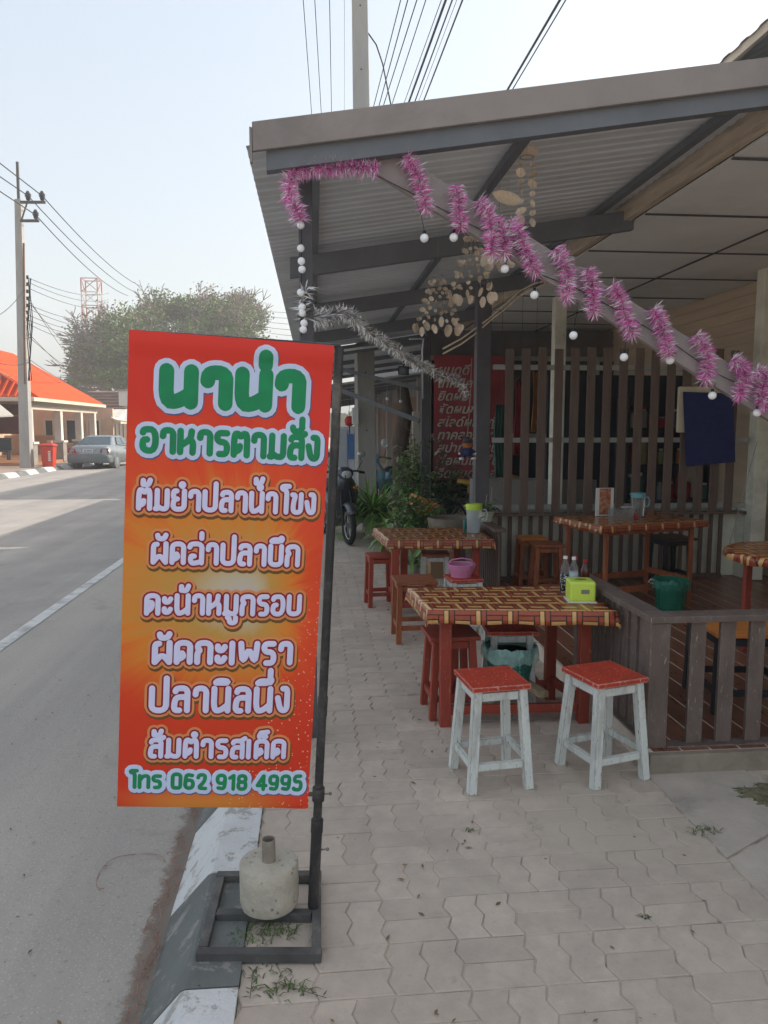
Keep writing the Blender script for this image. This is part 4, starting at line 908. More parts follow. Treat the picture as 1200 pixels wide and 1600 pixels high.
bottle('tiny red topped pepper pot between caddy and glass pitcher on the deck table', 2.80, 6.34, .854, .018, .085, M_gl, M_rcap, (.1, .6), mat('red_label', (.45, .02, .02), .5), 'pepper pot')
t = MB(); t.lathe([(.001, 0), (.03, 0), (.042, .03), (.035, .06), (.05, .09), (.02, .10), (.001, .095)], 12); o = t.build('tissue_bundle', M_wpl, None, smooth=True, world=False); o.location = (2.985, 4.55, .82)
for v_ in o.data.vertices: v_.co += noise.noise_vector(v_.co * 40) * .012
tag(o, 'crumpled white tissue bundle on the round table', 'tissue')

# ------------------------------------------------------------------ baskets
def basket(label, x, y, z, r0, r1, h, m, liner=None, rz=0, nu=26, handle=None, knot=False):
    bk = thing('basket', label, 'basket', (x, y, z), rz)
    t = MB(); t.lathe([(.001, 0), (r0, 0), (r0 + .002, .02), (r0 - .004, .02), (.001, .006)], nu * 2); t.build('base', m, bk, world=False)
    rows = 7; t = MB()
    for k in range(nu):                                            # upright ribs and hoops leave square holes
        a = 2 * pi * k / nu; c0 = Vector((cos(a), sin(a), 0)); t.beam(c0 * r0 + Vector((0, 0, .015)), c0 * (r1 - .001) + Vector((0, 0, h - .03)), .011, .003, (c0.x, c0.y, 0))
    for q in range(1, rows):
        f = q / rows; r = r0 + (r1 - r0) * f; t.lathe([(r - .0015, .015 + (h - .04) * f - .004), (r + .0015, .015 + (h - .04) * f - .004), (r + .0015, .015 + (h - .04) * f + .004), (r - .0015, .015 + (h - .04) * f + .004), (r - .0015, .015 + (h - .04) * f - .004)], nu * 2)
    w_ = t.build('woven_side', m, bk, world=False); w_['kind'] = 'stuff'
    t = MB(); t.lathe([(r1 - .002, h - .035), (r1 + .002, h - .035), (r1 + .010, h), (r1 + .004, h + .003), (r1 - .002, h - .002), (r1 - .002, h - .035)], nu * 2); t.build('rim', m, bk, world=False, auto=40)
    if handle:
        t = MB(); t.tube([(-r1, 0, h - .01), (-r1 * .75, 0, h + handle * .7), (0, 0, h + handle), (r1 * .75, 0, h + handle * .7), (r1, 0, h - .01)], .006, 8); t.build('handle', m, bk, smooth=True, world=False)
    if liner:
        t = MB(); n = 60; secs = []
        for (rr, zz, am) in ((r0 * .9, .03, .0), (r1 * .95, h * .9, .006), (r1 + .012, h + .012, .014), (r1 + .02, h - .02, .012), (r1 + .016, h - .07, .014)):
            secs.append([((rr + am * noise.noise((cos(2 * pi * j / n) * 4, sin(2 * pi * j / n) * 4, zz * 20))) * cos(2 * pi * j / n), (rr + am * noise.noise((cos(2 * pi * j / n) * 4, sin(2 * pi * j / n) * 4, zz * 20))) * sin(2 * pi * j / n), zz + am * 1.4 * noise.noise((j * .5, zz * 9, 1))) for j in range(n)])
        t.loft(secs, cap=False); t.build('bin_liner', liner, bk, smooth=False, world=False)
    if knot:
        t = MB(); t.tube([(-r1 - .01, 0, h), (-r1 - .05, -.01, h + .01), (-r1 - .07, -.01, h - .015), (-r1 - .03, 0, h - .03), (-r1 - .005, 0, h - .02)], .006, 7); t.build('knot', M_wpl, bk, smooth=True, world=False)
M_tealp = mat('teal_basket_plastic', (.02, .16, .12), .4, .1, 6, 0); M_liner = mat('teal_bin_liner', (.40, .66, .62), .22, .3, 14, .5, 60, alpha=.55, spec=.7)
M_grnp = mat('green_basket_plastic', (.02, .2, .125), .4, .1, 6, 0); M_liner2 = mat('green_bin_liner', (.05, .24, .17), .3, .3, 14, .4, 60, alpha=.8)
basket('teal waste basket with crinkled translucent bin liner under the near table', 1.115, 4.16, .166, .105, .145, .235, M_tealp, M_liner)
basket('green waste basket with knotted liner standing on the deck floor behind the railing', 3.01, 6.06, .0955, .11, .135, .27, M_grnp, M_liner2, knot=True)
basket('pink plastic basket with arched handle on the dark red stool seat', 1.15, 5.80, .481, .08, .105, .10, mat('pink_basket_plastic', (.62, .24, .42), .4, .08, 5, 0), handle=.045)
# ------------------------------------------------------------------ tinsel, ball lights, shell chimes
def foil(name, col, rough=.25): return mat(name, col, rough, .3, 30, 0, metal=.25, spec=.8, rand=.35)
M_tp, M_tm, M_tw, M_ts = foil('pink_foil', (.95, .30, .64)), foil('magenta_foil', (.85, .10, .55)), foil('white_foil', (.96, .88, .93), .35), foil('silver_foil', (.85, .86, .87))
def tinsel(label, paths, mats, wts, rad, dens, w=.0021):
    t = MB(); rr = random.Random(5)
    for path in paths:
        P = [Vector(p) for p in path]; seg = [(b_ - a).length for a, b_ in zip(P[:-1], P[1:])]; L = sum(seg)
        t.tube(P, .0022, 5, 0)
        for k in range(int(L * dens)):
            s_ = rr.uniform(0, L); i = 0
            while i < len(seg) - 1 and s_ > seg[i]: s_ -= seg[i]; i += 1
            c = P[i].lerp(P[i + 1], min(1, s_ / seg[i])); ax = (P[i + 1] - P[i]).normalized()
            d = Vector((rr.gauss(0, 1), rr.gauss(0, 1), rr.gauss(0, 1))); d = (d - ax * d.dot(ax) * .75).normalized(); l = rad * rr.uniform(.6, 1.12)
            sdv = d.cross(Vector((rr.gauss(0, 1), rr.gauss(0, 1), rr.gauss(0, 1)))).normalized() * w * rr.uniform(.6, 1.5); bend = Vector((rr.gauss(0, .12), rr.gauss(0, .12), rr.gauss(-.1, .1))) * l
            m_ = rr.choices(range(len(mats)), wts)[0]; a = c + d * l * .55 + bend * .3; e = c + d * l + bend
            t.add([c - sdv, c + sdv, a + sdv, a - sdv, e], [(0, 1, 2, 3), (3, 2, 4)], m_)
    return tag(t.build('tinsel_garland', mats), label, 'tinsel')
YB = 3.665
def wrap(px, y=YB): return [AY(u, v, y) for u, v in px]
pk = [[(470, 345), (462, 325), (452, 303), (452, 282), (465, 264), (500, 262), (540, 261), (590, 262)], [(633, 245), (648, 262), (657, 290), (666, 322)], [(712, 290), (716, 312), (719, 352)],
      [(748, 313), (764, 335), (768, 365), (770, 395)], [(776, 345), (787, 362), (788, 395)], [(800, 345), (812, 362), (818, 385), (836, 422)],
      [(868, 388), (880, 402), (887, 430), (886, 462)], [(918, 420), (926, 445), (929, 486)], [(957, 445), (972, 470), (976, 492), (988, 520)],
      [(1020, 482), (1033, 505), (1040, 530), (1044, 552)], [(1088, 523), (1103, 545), (1106, 565), (1103, 592)], [(1143, 562), (1160, 572), (1166, 590), (1156, 616)], [(1182, 578), (1196, 584), (1190, 620), (1200, 640)]]
paths = [wrap(p) for p in pk]
for a, b_ in zip(pk[1:-1], pk[2:]): paths.append([AY(*a[-1], YB), AY(a[-1][0] + 6, a[-1][1] - 25, 3.80), AY(b_[0][0] - 4, b_[0][1] + 4, 3.80), AY(*b_[0], YB)] if 0 else [AY(*a[-1], YB), AY(*a[-1], YB) + Vector((.005, .02, .0))])
tinsel('pink and white foil tinsel garland wound round the slanting board', paths, [M_tp, M_tm, M_tw], [5, 3, 6], .056, 3900, .0015)
s1 = [AY(478, 448, 3.87), AY(474, 470, 3.87), AY(476, 496, 3.87), AY(500, 497, 4.3), AY(530, 488, 4.8), AY(547, 490, 5.0), AY(560, 505, 5.3), AY(580, 522, 5.6), AY(600, 533, 5.9), AY(622, 548, 6.2), AY(645, 566, 6.5), AY(672, 575, 6.9), AY(690, 590, 7.1), AY(712, 590, 7.2), AY(730, 618, 7.3)]
tinsel('silver foil tinsel garland drooping from the corner post to the thick dark post', [s1], [M_ts, mat('dull_foil', (.2, .2, .2), .4, .3, 9, 0, metal=.3)], [3, 1.6], .07, 700, .003)
tinsel('silver foil tinsel tuft hanging at the right end of the slanting board', [[AY(1200, 590, 3.7), AY(1180, 610, 3.7), AY(1192, 625, 3.7)]], [M_ts], [1], .03, 1400)
M_ball = mat('white_ball_lamp', (.95, .96, .98), .35, .02, 5, 0, spec=.5); M_cab = mat('dark_cable', (.02, .02, .022), .5, .1, 9, 0)
sl = thing('ball_light_string', 'string of small white unlit ball lamps along the slanting board and corner post', 'string lights', AY(478, 388, 3.85))
on_post = [(470, 352), (470, 388), (471, 408), (472, 421), (470, 457), (472, 480), (472, 489), (475, 505), (474, 515)]
for u, v in on_post: t = MB(); t.ball(AY(u, v, 3.85), .0185, 16); t.build('ball_lamp', M_ball, sl, smooth=True)
drop = [(663, 372, 645, 300), (709, 371, 706, 330), (789, 420, 800, 380), (835, 461, 842, 425), (896, 524, 900, 445), (975, 558, 978, 490), (1047, 563, 1060, 540), (1113, 618, 1116, 580), (1183, 645, 1180, 610)]
for u, v, a, b_ in drop:
    t = MB(); t.ball(AY(u, v, 3.70), .0205, 18); t.build('ball_lamp', M_ball, sl, smooth=True)
    t = MB(); t.tube([AY(u, v, 3.70) + Vector((0, 0, .018)), AY(u, v, 3.70) + Vector((0, 0, .034))], .008, 8); t.build('lamp_cap', M_cab, sl)
    t = MB(); t.tube([AY(u, v, 3.70) + Vector((0, 0, .03)), AY((u + a) / 2 + 4, (v + b_) / 2, 3.70), AY(a, b_, 3.735)], .0016, 5); t.build('cable', M_cab, sl, smooth=True)
t = MB(); t.tube([AY(471, v, 3.885) for v in range(345, 530, 12)], .002, 5); t.build('cable', M_cab, sl, smooth=True)
cbl = [(548, 262), (590, 275), (640, 300), (706, 335), (800, 385), (842, 428), (900, 450), (978, 492), (1060, 542), (1116, 582), (1180, 612), (1230, 648)]
t = MB(); t.tube([AY(u, v, 3.693) for u, v in cbl], .002, 5); t.build('cable', M_cab, sl, smooth=True)

M_shell = mat('sea_shell', (.72, .62, .50), .55, .2, 12, .2, 40, rand=.25, dirt=(.55, .33, .22), dirt_amt=.5, dirt_scale=9); M_shelld = mat('pale_shell', (.42, .41, .36), .5, .15, 10, .2, 40, rand=.15)
def shell_mesh(kind):
    t = MB(); n = 12; rows = []
    for q in range(4):
        f = q / 3; rows.append([(f * cos(2 * pi * j / n) * (.75 if kind else 1) * (1 + .05 * cos(j * pi)), .32 * (1 - f * f), f * sin(2 * pi * j / n) * (1.15 if kind else .9) * (1 if sin(2 * pi * j / n) < 0 else .8)) for j in range(n)])
    t.loft(rows, cap=False); m_ = t.mesh('shell', M_shell, True); return m_
SH = [shell_mesh(0), shell_mesh(1)]
def shell(par, p, r, k=0, rl=None):
    o = bpy.data.objects.new('shell', SH[k]); C.objects.link(o); o.parent = par; o.location = Vector(p) - root_loc(par); o.scale = (r, r, r); o.rotation_euler = (R.uniform(-.5, .5), R.uniform(-.6, .6) if rl is None else rl, R.uniform(-1, 1))
    return o
def chime(label, u, v0, v1, Y, r0, r1, nst, nsh, sz, bot):
    top = AY(u, v0, Y); b_ = AY(u, v1, Y); ch = thing('shell_chime', label, 'wind chime', top)
    t = MB(); t.tube([top + Vector((0, 0, .25)), top], .0012, 4); t.tube([top + Vector((r0 * cos(a), r0 * sin(a), 0)) for a in [k * pi / 8 for k in range(17)]], .003, 5)
    for k in range(nst):
        a = 2 * pi * k / nst + .3; t.tube([top + Vector((r0 * cos(a), r0 * sin(a), 0)), Vector((b_.x + r1 * cos(a), b_.y + r1 * sin(a), b_.z + R.uniform(-.0, .05)))], .0009, 4)
    t.build('string', M_pale, ch)
    for k in range(nst):
        a = 2 * pi * k / nst + .3; p0 = top + Vector((r0 * cos(a), r0 * sin(a), 0)); p1 = Vector((b_.x + r1 * cos(a), b_.y + r1 * sin(a), b_.z + R.uniform(0, .04)))
        for q in range(nsh): shell(ch, p0.lerp(p1, (q + .6) / (nsh + .6)), sz * R.uniform(.7, 1.25), 0)
        shell(ch, p1, bot * R.uniform(.85, 1.15), 1, 0)
    return ch
chime('two strands of pale shells under one big shell, hanging above the pink tinsel', 823, 246, 352, 4.15, .037, .037, 2, 6, .025, .026)
o = MB(); sh1 = thing('shell', 'big pale shell hanging on its own left of the two shell strands', 'shell', AY(795, 308, 4.2))
t = MB(); t.tube([AY(795, 230, 4.2), AY(795, 300, 4.2)], .001, 4); t.build('string', M_pale, sh1); q = shell(sh1, AY(793, 308, 4.2), .078, 0, .1); q.scale = (.088, .05, .045); q.rotation_euler = (0, .15, .2)
sh2 = thing('shell', 'big domed shell at the top of the two shell strands under the awning', 'shell', AY(823, 233, 4.15)); q = shell(sh2, AY(823, 235, 4.15), .06, 0, 0); q.scale = (.066, .05, .045); q.rotation_euler = (0, 0, 0)
chime('shell chime ending in large flat oval shells just below the pink tinsel', 780, 345, 408, 4.3, .05, .08, 7, 2, .022, .042)
chime('conical shell chime of many small strands left of the thick dark post', 738, 362, 470, 5.1, .03, .15, 11, 5, .018, .034)
chime('lowest and leftmost shell chime with reddish oval shells at its ends', 684, 432, 515, 5.6, .04, .17, 10, 5, .019, .04)

# ------------------------------------------------------------------ hanging doll, cord, lamps under the awning
dl = thing('hanging_doll', 'little doll with dark cap, orange face and blue clothes hanging beside the dark post', 'doll', AY(730, 700, 7.15))
M_dk = mat('doll_orange', (.45, .16, .05), .6, .2, 20, 0); M_db = mat('doll_blue', (.03, .05, .12), .7, .2, 20, 0)
c = AY(730, 700, 7.15)
t = MB(); t.ball(c + Vector((0, 0, .04)), .042, 16, 0, 1.05, .9, 1); t.ball(c + Vector((-.005, -.04, .033)), .009, 8); t.ball(c + Vector((.045, 0, .04)), .01, 8); t.ball(c + Vector((-.045, 0, .04)), .01, 8); t.build('head', M_dk, dl, smooth=True)
t = MB(); t.lathe([(.046, .05), (.04, .085), (.018, .105), (.001, .108)], 18, c); t.lathe([(.058, .049), (.046, .055)], 18, c + Vector((0, -.02, 0))); t.build('cap', mat('doll_cap', (.05, .05, .055), .7), dl, smooth=True)
t = MB(); t.loft([[(c.x + r * cos(a), c.y + r * .7 * sin(a), c.z + z) for a in [k * pi / 6 for k in range(12)]] for r, z in ((.045, -.075), (.05, -.04), (.034, -.002))]); t.tube([c + Vector((-.03, 0, -.01)), c + Vector((-.07, -.01, -.05))], .013, 8); t.tube([c + Vector((.03, 0, -.01)), c + Vector((.075, -.01, -.045))], .013, 8)
t.tube([c + Vector((-.02, 0, -.07)), c + Vector((-.05, -.02, -.095))], .016, 8); t.tube([c + Vector((.02, 0, -.07)), c + Vector((.06, -.02, -.09))], .016, 8); t.build('clothes', M_db, dl, smooth=True)
for sx in (-1, 1):
    t = MB(); t.ball(c + Vector((sx * .06 - .002, -.03, -.1)), .02, 10, 0, 1.3, 1, .7); t.build('shoe', M_wpl, dl, smooth=True)
    t = MB(); t.ball(c + Vector((sx * .077, -.012, -.052)), .012, 8); t.build('hand', M_wpl, dl, smooth=True)
t = MB(); t.tube([c + Vector((0, 0, .1)), AY(735, 618, 7.2), AY(737, 560, 7.3)], .004, 5); t.build('cord', mat('cord_beige', (.35, .3, .22), .8), dl, smooth=True)
t = MB(); t.tube([AY(640, 530, 6.9), AY(662, 529, 7.0), AY(660, 545, 7.0), AY(661, 623, 7.0)], .009, 8); o = t.build('hanging_rod', mat('grey_rod', (.35, .37, .38), .4, .05, 4, 0, metal=.4), None, smooth=True); tag(o, 'thin bent grey rod hanging under the awning beside the silver tinsel', 'rod')
fl = thing('flood_lamp', 'small dark flood lamp fixed under the far end of the awning', 'lamp', AY(630, 580, 10.2))
t = MB(); t.loft([[Vector(AY(622, 572, 10.2)) + Vector((x, 0, z)) for x, z in ((0, 0), (.15, 0), (.15, -.12), (0, -.12))], [Vector(AY(622, 572, 10.2)) + Vector((x, .12, z)) for x, z in ((.02, -.02), (.13, -.02), (.13, -.10), (.02, -.10))]]); t.build('housing', M_drk, fl, bevel=.006)
t = MB(); t.tube([AY(630, 582, 10.25) + Vector((0, .1, 0)), AY(633, 560, 10.3)], .012, 6); t.build('bracket', M_drk, fl)
t = MB(); t.box(*[q for q in (AY(624, 575, 10.19).x, AY(636, 575, 10.19).x, 10.185, 10.195, AY(630, 585, 10.19).z, AY(630, 575, 10.19).z)]); t.build('lens', M_glass, fl)
# loose cables running under the ceiling beam
for du in (0, 8):
    t = MB(); t.tube([AY(692, 545 + du, 7.6), AY(720, 530 + du, 7.5), AY(745, 512 + du, 7.4), AY(765, 497 + du * .6, 7.3), AY(790, 475 + du, 7.2), AY(812, 455 + du, 7.1), AY(835, 443 + du, 7.0), AY(862, 436 + du * .5, 6.9)], .009, 6)
    tag(t.build('loose_cable', M_wood, None, smooth=True), ('upper' if du == 0 else 'lower') + ' pale loose cable sagging below the ceiling beam behind the thick dark post', 'cable', 'loose cables below the ceiling beam')

# ------------------------------------------------------------------ power poles and lines
M_pole = mat('pole_concrete', (.38, .365, .34), .85, .1, 3, .2, 40, world=True, stretch=(1, 1, .3), dirt=(.25, .235, .21), dirt_amt=.5, dirt_scale=2)
up = thing('concrete_power_pole', 'square concrete power pole rising through the canopies behind the restaurant awning', 'power pole', (.93, 13.2, 0))
t = MB(); t.loft([[(cx + sx * w, cy + sy * w, z) for sx, sy in ((-1, -1), (1, -1), (1, 1), (-1, 1))] for cx, cy, w, z in ((.93, 13.2, .165, 0), (.80, 13.2, .115, 10.4))]); t.build('shaft', M_pole, up, bevel=.015)
for k in range(9):
    z = 1.6 + k * .98; f = z / 10.4; t = MB(); t.lathe([(.001, 0), (.012, 0)], 8); t = MB(); yy = 13.2 - (.165 - .05 * f) - .003; xx = .93 - .13 * f
    t.tube([(xx, yy, z), (xx, yy + .002, z)], .014, 8); t.build('bolt_hole', M_drk, up)
M_wire = mat('black_wire', (.03, .03, .032), .5, .1, 4, 0)
def wire(p0, p1, sag, r, label, group, n=18, cat='power line'):
    p0, p1 = Vector(p0), Vector(p1); t = MB(); t.tube([p0.lerp(p1, k / n) - Vector((0, 0, sag * 4 * (k / n) * (1 - k / n))) for k in range(n + 1)], r, 5)
    return tag(t.build('power_line', M_wire, None, smooth=True), label, cat, group)
W1 = 'overhead lines above the restaurant awning'
def along(u0, u1, vb, zr, r, lab):            # a line along the street, through the photo's top edge at u0 and the fascia at (u1, vb)
    d0 = AZ(u0, 0, CAMH + zr); d1 = AZ(u1, vb, CAMH + zr); d = (d1 - d0); p0 = d0 - d * 1.5; p1 = d0 + d * 6.0
    if p1.y > 60: p1 = d0 + d * ((60 - d0.y) / d.y)
    wire(p0, p1, .06, r, lab, W1)
for (u0, u1, vb, zr, r), lb in zip(((474, 487, 175, 8.6, .009), (492, 502, 174, 8.6, .009), (515, 518, 172, 8.6, .009), (538, 538, 170, 8.9, .004)), ('leftmost', 'second', 'third', 'fourth and thinnest')): along(u0, u1, vb, zr, r, lb + ' overhead line left of the concrete power pole above the awning')
for (u0, u1, vb, r), lb in zip(((625, 583, 165, .008), (636, 591, 165, .009), (650, 598, 164, .009), (664, 611, 163, .008)), ('first', 'second', 'third', 'fourth')): along(u0, u1, vb, 6.0, r, lb + ' overhead line to the right of the concrete power pole above the awning')
for (u0, u1, vb, r), lb in zip(((688, 630, 160, .006), (695, 637, 160, .018), (705, 646, 160, .011), (712, 652, 159, .004), (721, 660, 158, .012)), ('thin leftmost', 'thickest', 'middle', 'hair thin', 'rightmost')): along(u0, u1, vb, 5.6, r, lb + ' overhead line in the dense bundle above the middle of the awning')
along(872, 790, 140, 5.2, .017, 'thicker overhead line crossing alone towards the upper right'); along(881, 798, 139, 5.2, .009, 'thinner overhead line just right of the thick lone one at the upper right')
t = MB(); t.tube([AY(574, 50, 13.1), AY(588, 70, 13.1), AY(598, 100, 13.1), AY(606, 140, 13.1), AY(612, 170, 13.1)], .012, 6); tag(t.build('loose_wire', M_wire, None, smooth=True), 'curved loose wire drooping from the concrete power pole', 'wire')
# pole across the road
PY, PXx = 32.9, -12.0
lp = thing('roadside_power_pole', 'tall slender concrete power pole with two crossarms across the road by the orange roof', 'power pole', (PXx, PY, -.02))
b0, b1 = AY(42, 731, PY), AY(29, 312, PY)
t = MB(); t.loft([[(c_.x + sx * w, c_.y + sy * w, c_.z) for sx, sy in ((-1, -1), (1, -1), (1, 1), (-1, 1))] for c_, w in ((b0, .22), (b1, .125))]); t.build('shaft', M_pole, lp, bevel=.02)
M_stl = mat('dull_steel', (.09, .085, .08), .6, .2, 3, 0)
t = MB(); t.beam(b1 - Vector((0, 0, .3)), AY(27, 253, PY), .09, .09, (0, 1, 0)); t.build('spike', M_stl, lp)
for u0, u1, v in ((32, 71, 316), (32, 61, 345)): t = MB(); t.beam(AY(u0, v, PY - .3), AY(u1, v, PY - .3), .09, .1); t.build('crossarm', M_stl, lp)
t = MB(); t.beam(AY(34, 343, PY - .35), AY(42, 318, PY - .35), .05, .05); t.build('strut', M_stl, lp)
for u, v in ((44, 313), (66, 313), (56, 342)): t = MB(); t.lathe([(.06, 0), (.09, .05), (.09, .12), (.13, .15), (.09, .19), (.13, .22), (.09, .27), (.04, .36), (.001, .37)], 10, AY(u, v, PY - .3)); t.build('insulator', M_drk, lp, smooth=True)
t = MB(); t.beam(AY(39, 600, PY - .2), AY(37, 380, PY - .2), .07, .05, (0, 1, 0)); t.build('conduit', mat('rusty_conduit', (.2, .12, .09), .7, .2, 4, 0), lp)
t = MB()
for k in range(5): t.tube([AY(44 + k * 1.2 + 2 * sin(k + q * .9), 435 + q * 16, PY - .3) for q in range(11)], .02, 5)
cb = t.build('cable_bundle', M_wire, lp, smooth=True); cb['kind'] = 'stuff'
for k in range(7): t = MB(); t.lathe([(.05, 0), (.05, .14)], 8, AY(43, 436 + k * 11, PY - .25)); t.build('insulator', M_drk, lp)
W2, W3 = 'high lines on the crossarms of the roadside pole', 'low lines leaving the roadside pole'
for (u, v), (ua, va), (ub, vb), lb in (((66, 306), (0, 255), (222, 448), 'outer end of the upper crossarm'), ((44, 306), (0, 276), (214, 458), 'inner end of the upper crossarm'), ((56, 336), (0, 299), (200, 462), 'lower crossarm')):
    a = AY(u, v, PY - .3); y0 = 25.5; y1 = 70
    p = [AY(ua, va, 29.3), a]; d = (p[0] - a); wire(a + d * 2, a, .0, .022, 'high line leaving the ' + lb + ' to the left edge', W2); wire(a, AY(ub, vb, y1), .5, .022, 'high line descending from the ' + lb + ' to the big tree', W2)
for k, (v0, ub, vb) in enumerate([(434, 170, 458), (441, 170, 468), (450, 175, 480), (476, 170, 498), (482, 165, 508), (492, 165, 515), (500, 170, 522), (506, 165, 536), (465, 140, 590), (470, 150, 575), (520, 145, 600), (525, 150, 592), (560, 150, 608), (565, 145, 612)]):
    wire(AY(44, v0, PY - .3), AY(ub, vb, 64), .4, .012, ('topmost second third fourth fifth sixth seventh eighth ninth tenth eleventh twelfth thirteenth lowest'.split()[k]) + ' thin low line leaving the roadside pole towards the big tree', W3)
wire(AY(44, 566, PY - .3), AY(-30, 555, 24), .2, .012, 'lower thin line from the roadside pole to the left edge', 'lines leaving the roadside pole to the left'); wire(AY(36, 455, PY - .3), AY(-30, 505, 24), .2, .012, 'upper slanting thin line from the roadside pole to the left edge', 'lines leaving the roadside pole to the left')
for k in range(6): wire(AY(402, 484 + k * 8, 70), AY(482, 488 + k * 9.5, 42), .1, .014, '%s thin line in the pale sky between the big tree and the awning' % 'topmost second third fourth fifth lowest'.split()[k], 'lines right of the big tree')

# ------------------------------------------------------------------ orange roofed building across the road
M_orf = mat('orange_roof_paint', (.56, .085, .03), .95, .08, .8, .1, 10, world=True, spec=.05); M_otile = mat('red_roof_tile', (.36, .12, .07), .8, .25, 3, .3, 12, world=True); M_wtrim = mat('cream_trim', (.56, .50, .40), .8, .06, 2, 0)
M_bw = mat('tan_wall', (.56, .42, .30), .85, .12, 1.5, .1, world=True); M_col = mat('column_paint', (.64, .61, .55), .8, .08, 2, .1, world=True, dirt=(.3, .26, .22), dirt_amt=.4); M_colb = mat('stained_concrete', (.30, .27, .235), .9, .2, 2.5, .2, world=True, dirt=(.14, .12, .1), dirt_amt=.6)
ob = thing('orange_roofed_building', 'open-fronted pavilion with orange roof and white columns across the road', 'building', (-14, 38, 0))
ex, ey0, ey1, ez = -12.0, 34.9, 45.4, 2.95; rx, rzz = -16.2, 5.65; ry0, ry1 = 36.2, 43.4
A_, B_, C_, D_ = (ex, ey0, ez), (ex, ey1, ez), (rx, ry1, rzz), (rx, ry0 - 1.0, rzz)
lx = 2 * rx - ex
def slope(name, pts, m, thick=.06, parent=None, rib=0):
    p = [Vector(q) for q in pts]; nn_ = (p[1] - p[0]).cross(p[-1] - p[0]).normalized(); nn_ = nn_ if nn_.z > 0 else -nn_
    t = MB(); t.loft([[q - nn_ * thick for q in p], p]); return t.build(name, m, parent)
# street slope with standing ribs
n = 26; 
slope('roof', [A_, B_, C_, D_], M_orf, parent=ob); slope('roof', [(lx, ey0, ez), (lx, ey1, ez), C_, D_], M_orf, parent=ob); slope('roof', [B_, (lx, ey1, ez), C_], M_orf, parent=ob)
sk = slope('front_skirt_roof', [(ex + .0, ey0 - .9, ez), (ex, ey0 - .02, ez + .02), (ex - 1.35, ey0 + .3, ez + .92), (lx + 1.35, ey0 + .3, ez + .92), (lx, ey0 - .9, ez)], M_orf, parent=ob)
for k in range(24):
    x_ = ex - .15 - k * .3; top = min(1, (ex - x_) / 1.35)
    t = MB(); t.beam((x_, ey0 - .88, ez + .03), (x_, ey0 - .88 + 1.18 * top, ez + .03 + .90 * top), .07, .07); t.build('roof_rib', M_orf, ob)
t = MB(); t.prism([(ex - 1.2, ez + .85), (rx, rzz - .12), (lx + 1.2, ez + .85)], ey0 + .28, ey0 + .33); gbl = t.build('gable', mat('grey_gable', (.42, .39, .36), .8, .1, 3, .1), ob)
for k in range(7): t = MB(); z = ez + 1.0 + k * .24; w_ = (rzz - .2 - z) / (rzz - ez) * 4.2; t.box(rx - w_, rx + w_, ey0 + .25, ey0 + .275, z, z + .03); t.build('gable_board', M_colb, gbl)
t = MB(); t.beam((ex + .03, ey0 - .9, ez - .08), (ex + .03, ey1, ez - .08), .05, .16); t.build('fascia', M_wtrim, ob); t = MB(); t.beam((ex, ey0 - .92, ez - .08), (lx, ey0 - .92, ez - .08), .05, .16); t.build('fascia', M_wtrim, ob)
t = MB(); t.box(lx + .2, ex - .15, ey0 - .7, ey1 - .3, ez - .16, ez - .10); t.build('soffit', M_wtrim, ob)
t = MB(); t.box(ex - .7, ex - .35, ey0 - .6, ey1 - .4, ez - .5, ez - .165); t.build('ring_beam', M_wtrim, ob)
for y_ in (34.8, 38.8, 42.1, 44.6):
    x_ = ex - .52; t = MB(); t.box(x_ - .17, x_ + .17, y_ - .17, y_ + .17, 1.02, ez - .505); t.build('column', M_col, ob, bevel=.02)
    t = MB(); t.box(x_ - .26, x_ + .26, y_ - .26, y_ + .26, 0, .92); t.build('column_base', M_colb, ob); t = MB(); t.box(x_ - .32, x_ + .32, y_ - .32, y_ + .32, .92, 1.02); t.build('base_cap', M_col, ob)
for x_ in (-16.5, -20): t = MB(); t.box(x_ - .17, x_ + .17, 34.6, 34.94, 0, ez - .2); t.build('column', M_col, ob)
t = MB(); t.box(-22, -12.3, 34.2, 46, -.02, .10); t.build('floor', mat('terracotta_floor', (.36, .17, .09), .5, .15, 2, .1, world=True), ob)
t = MB(); t.box(-17.8, -17.6, 35, 47, .1, 2.8); t.box(-17.6, -12, 47, 47.2, .1, 2.8); t.box(-17.6, -14.6, 45.2, 45.3, .1, 1.2); t.build('back_wall', M_bw, ob)
for a, b_ in ((AY(103, 657, 46.8), AY(124, 692, 46.8)), (AY(137, 657, 46.8), AY(155, 690, 46.8)), (AY(70, 657, 46.8), AY(82, 680, 46.8))):
    x0, x1, z0, z1 = a.x, b_.x, b_.z, a.z
    t = MB(); t.box(x0 - .12, x1 + .12, 46.86, 46.94, z1, z1 + .12); t.box(x0 - .12, x0, 46.86, 46.94, z0 - .1, z1); t.box(x1, x1 + .12, 46.86, 46.94, z0 - .1, z1); t.box(x0, x1, 46.86, 46.94, z0 - .1, z0); fr_ = t.build('window_frame', M_wtrim, ob)
    t = MB(); t.box(x0, x1, 46.90, 46.92, z0, z1); t.build('pane', M_glass, fr_)
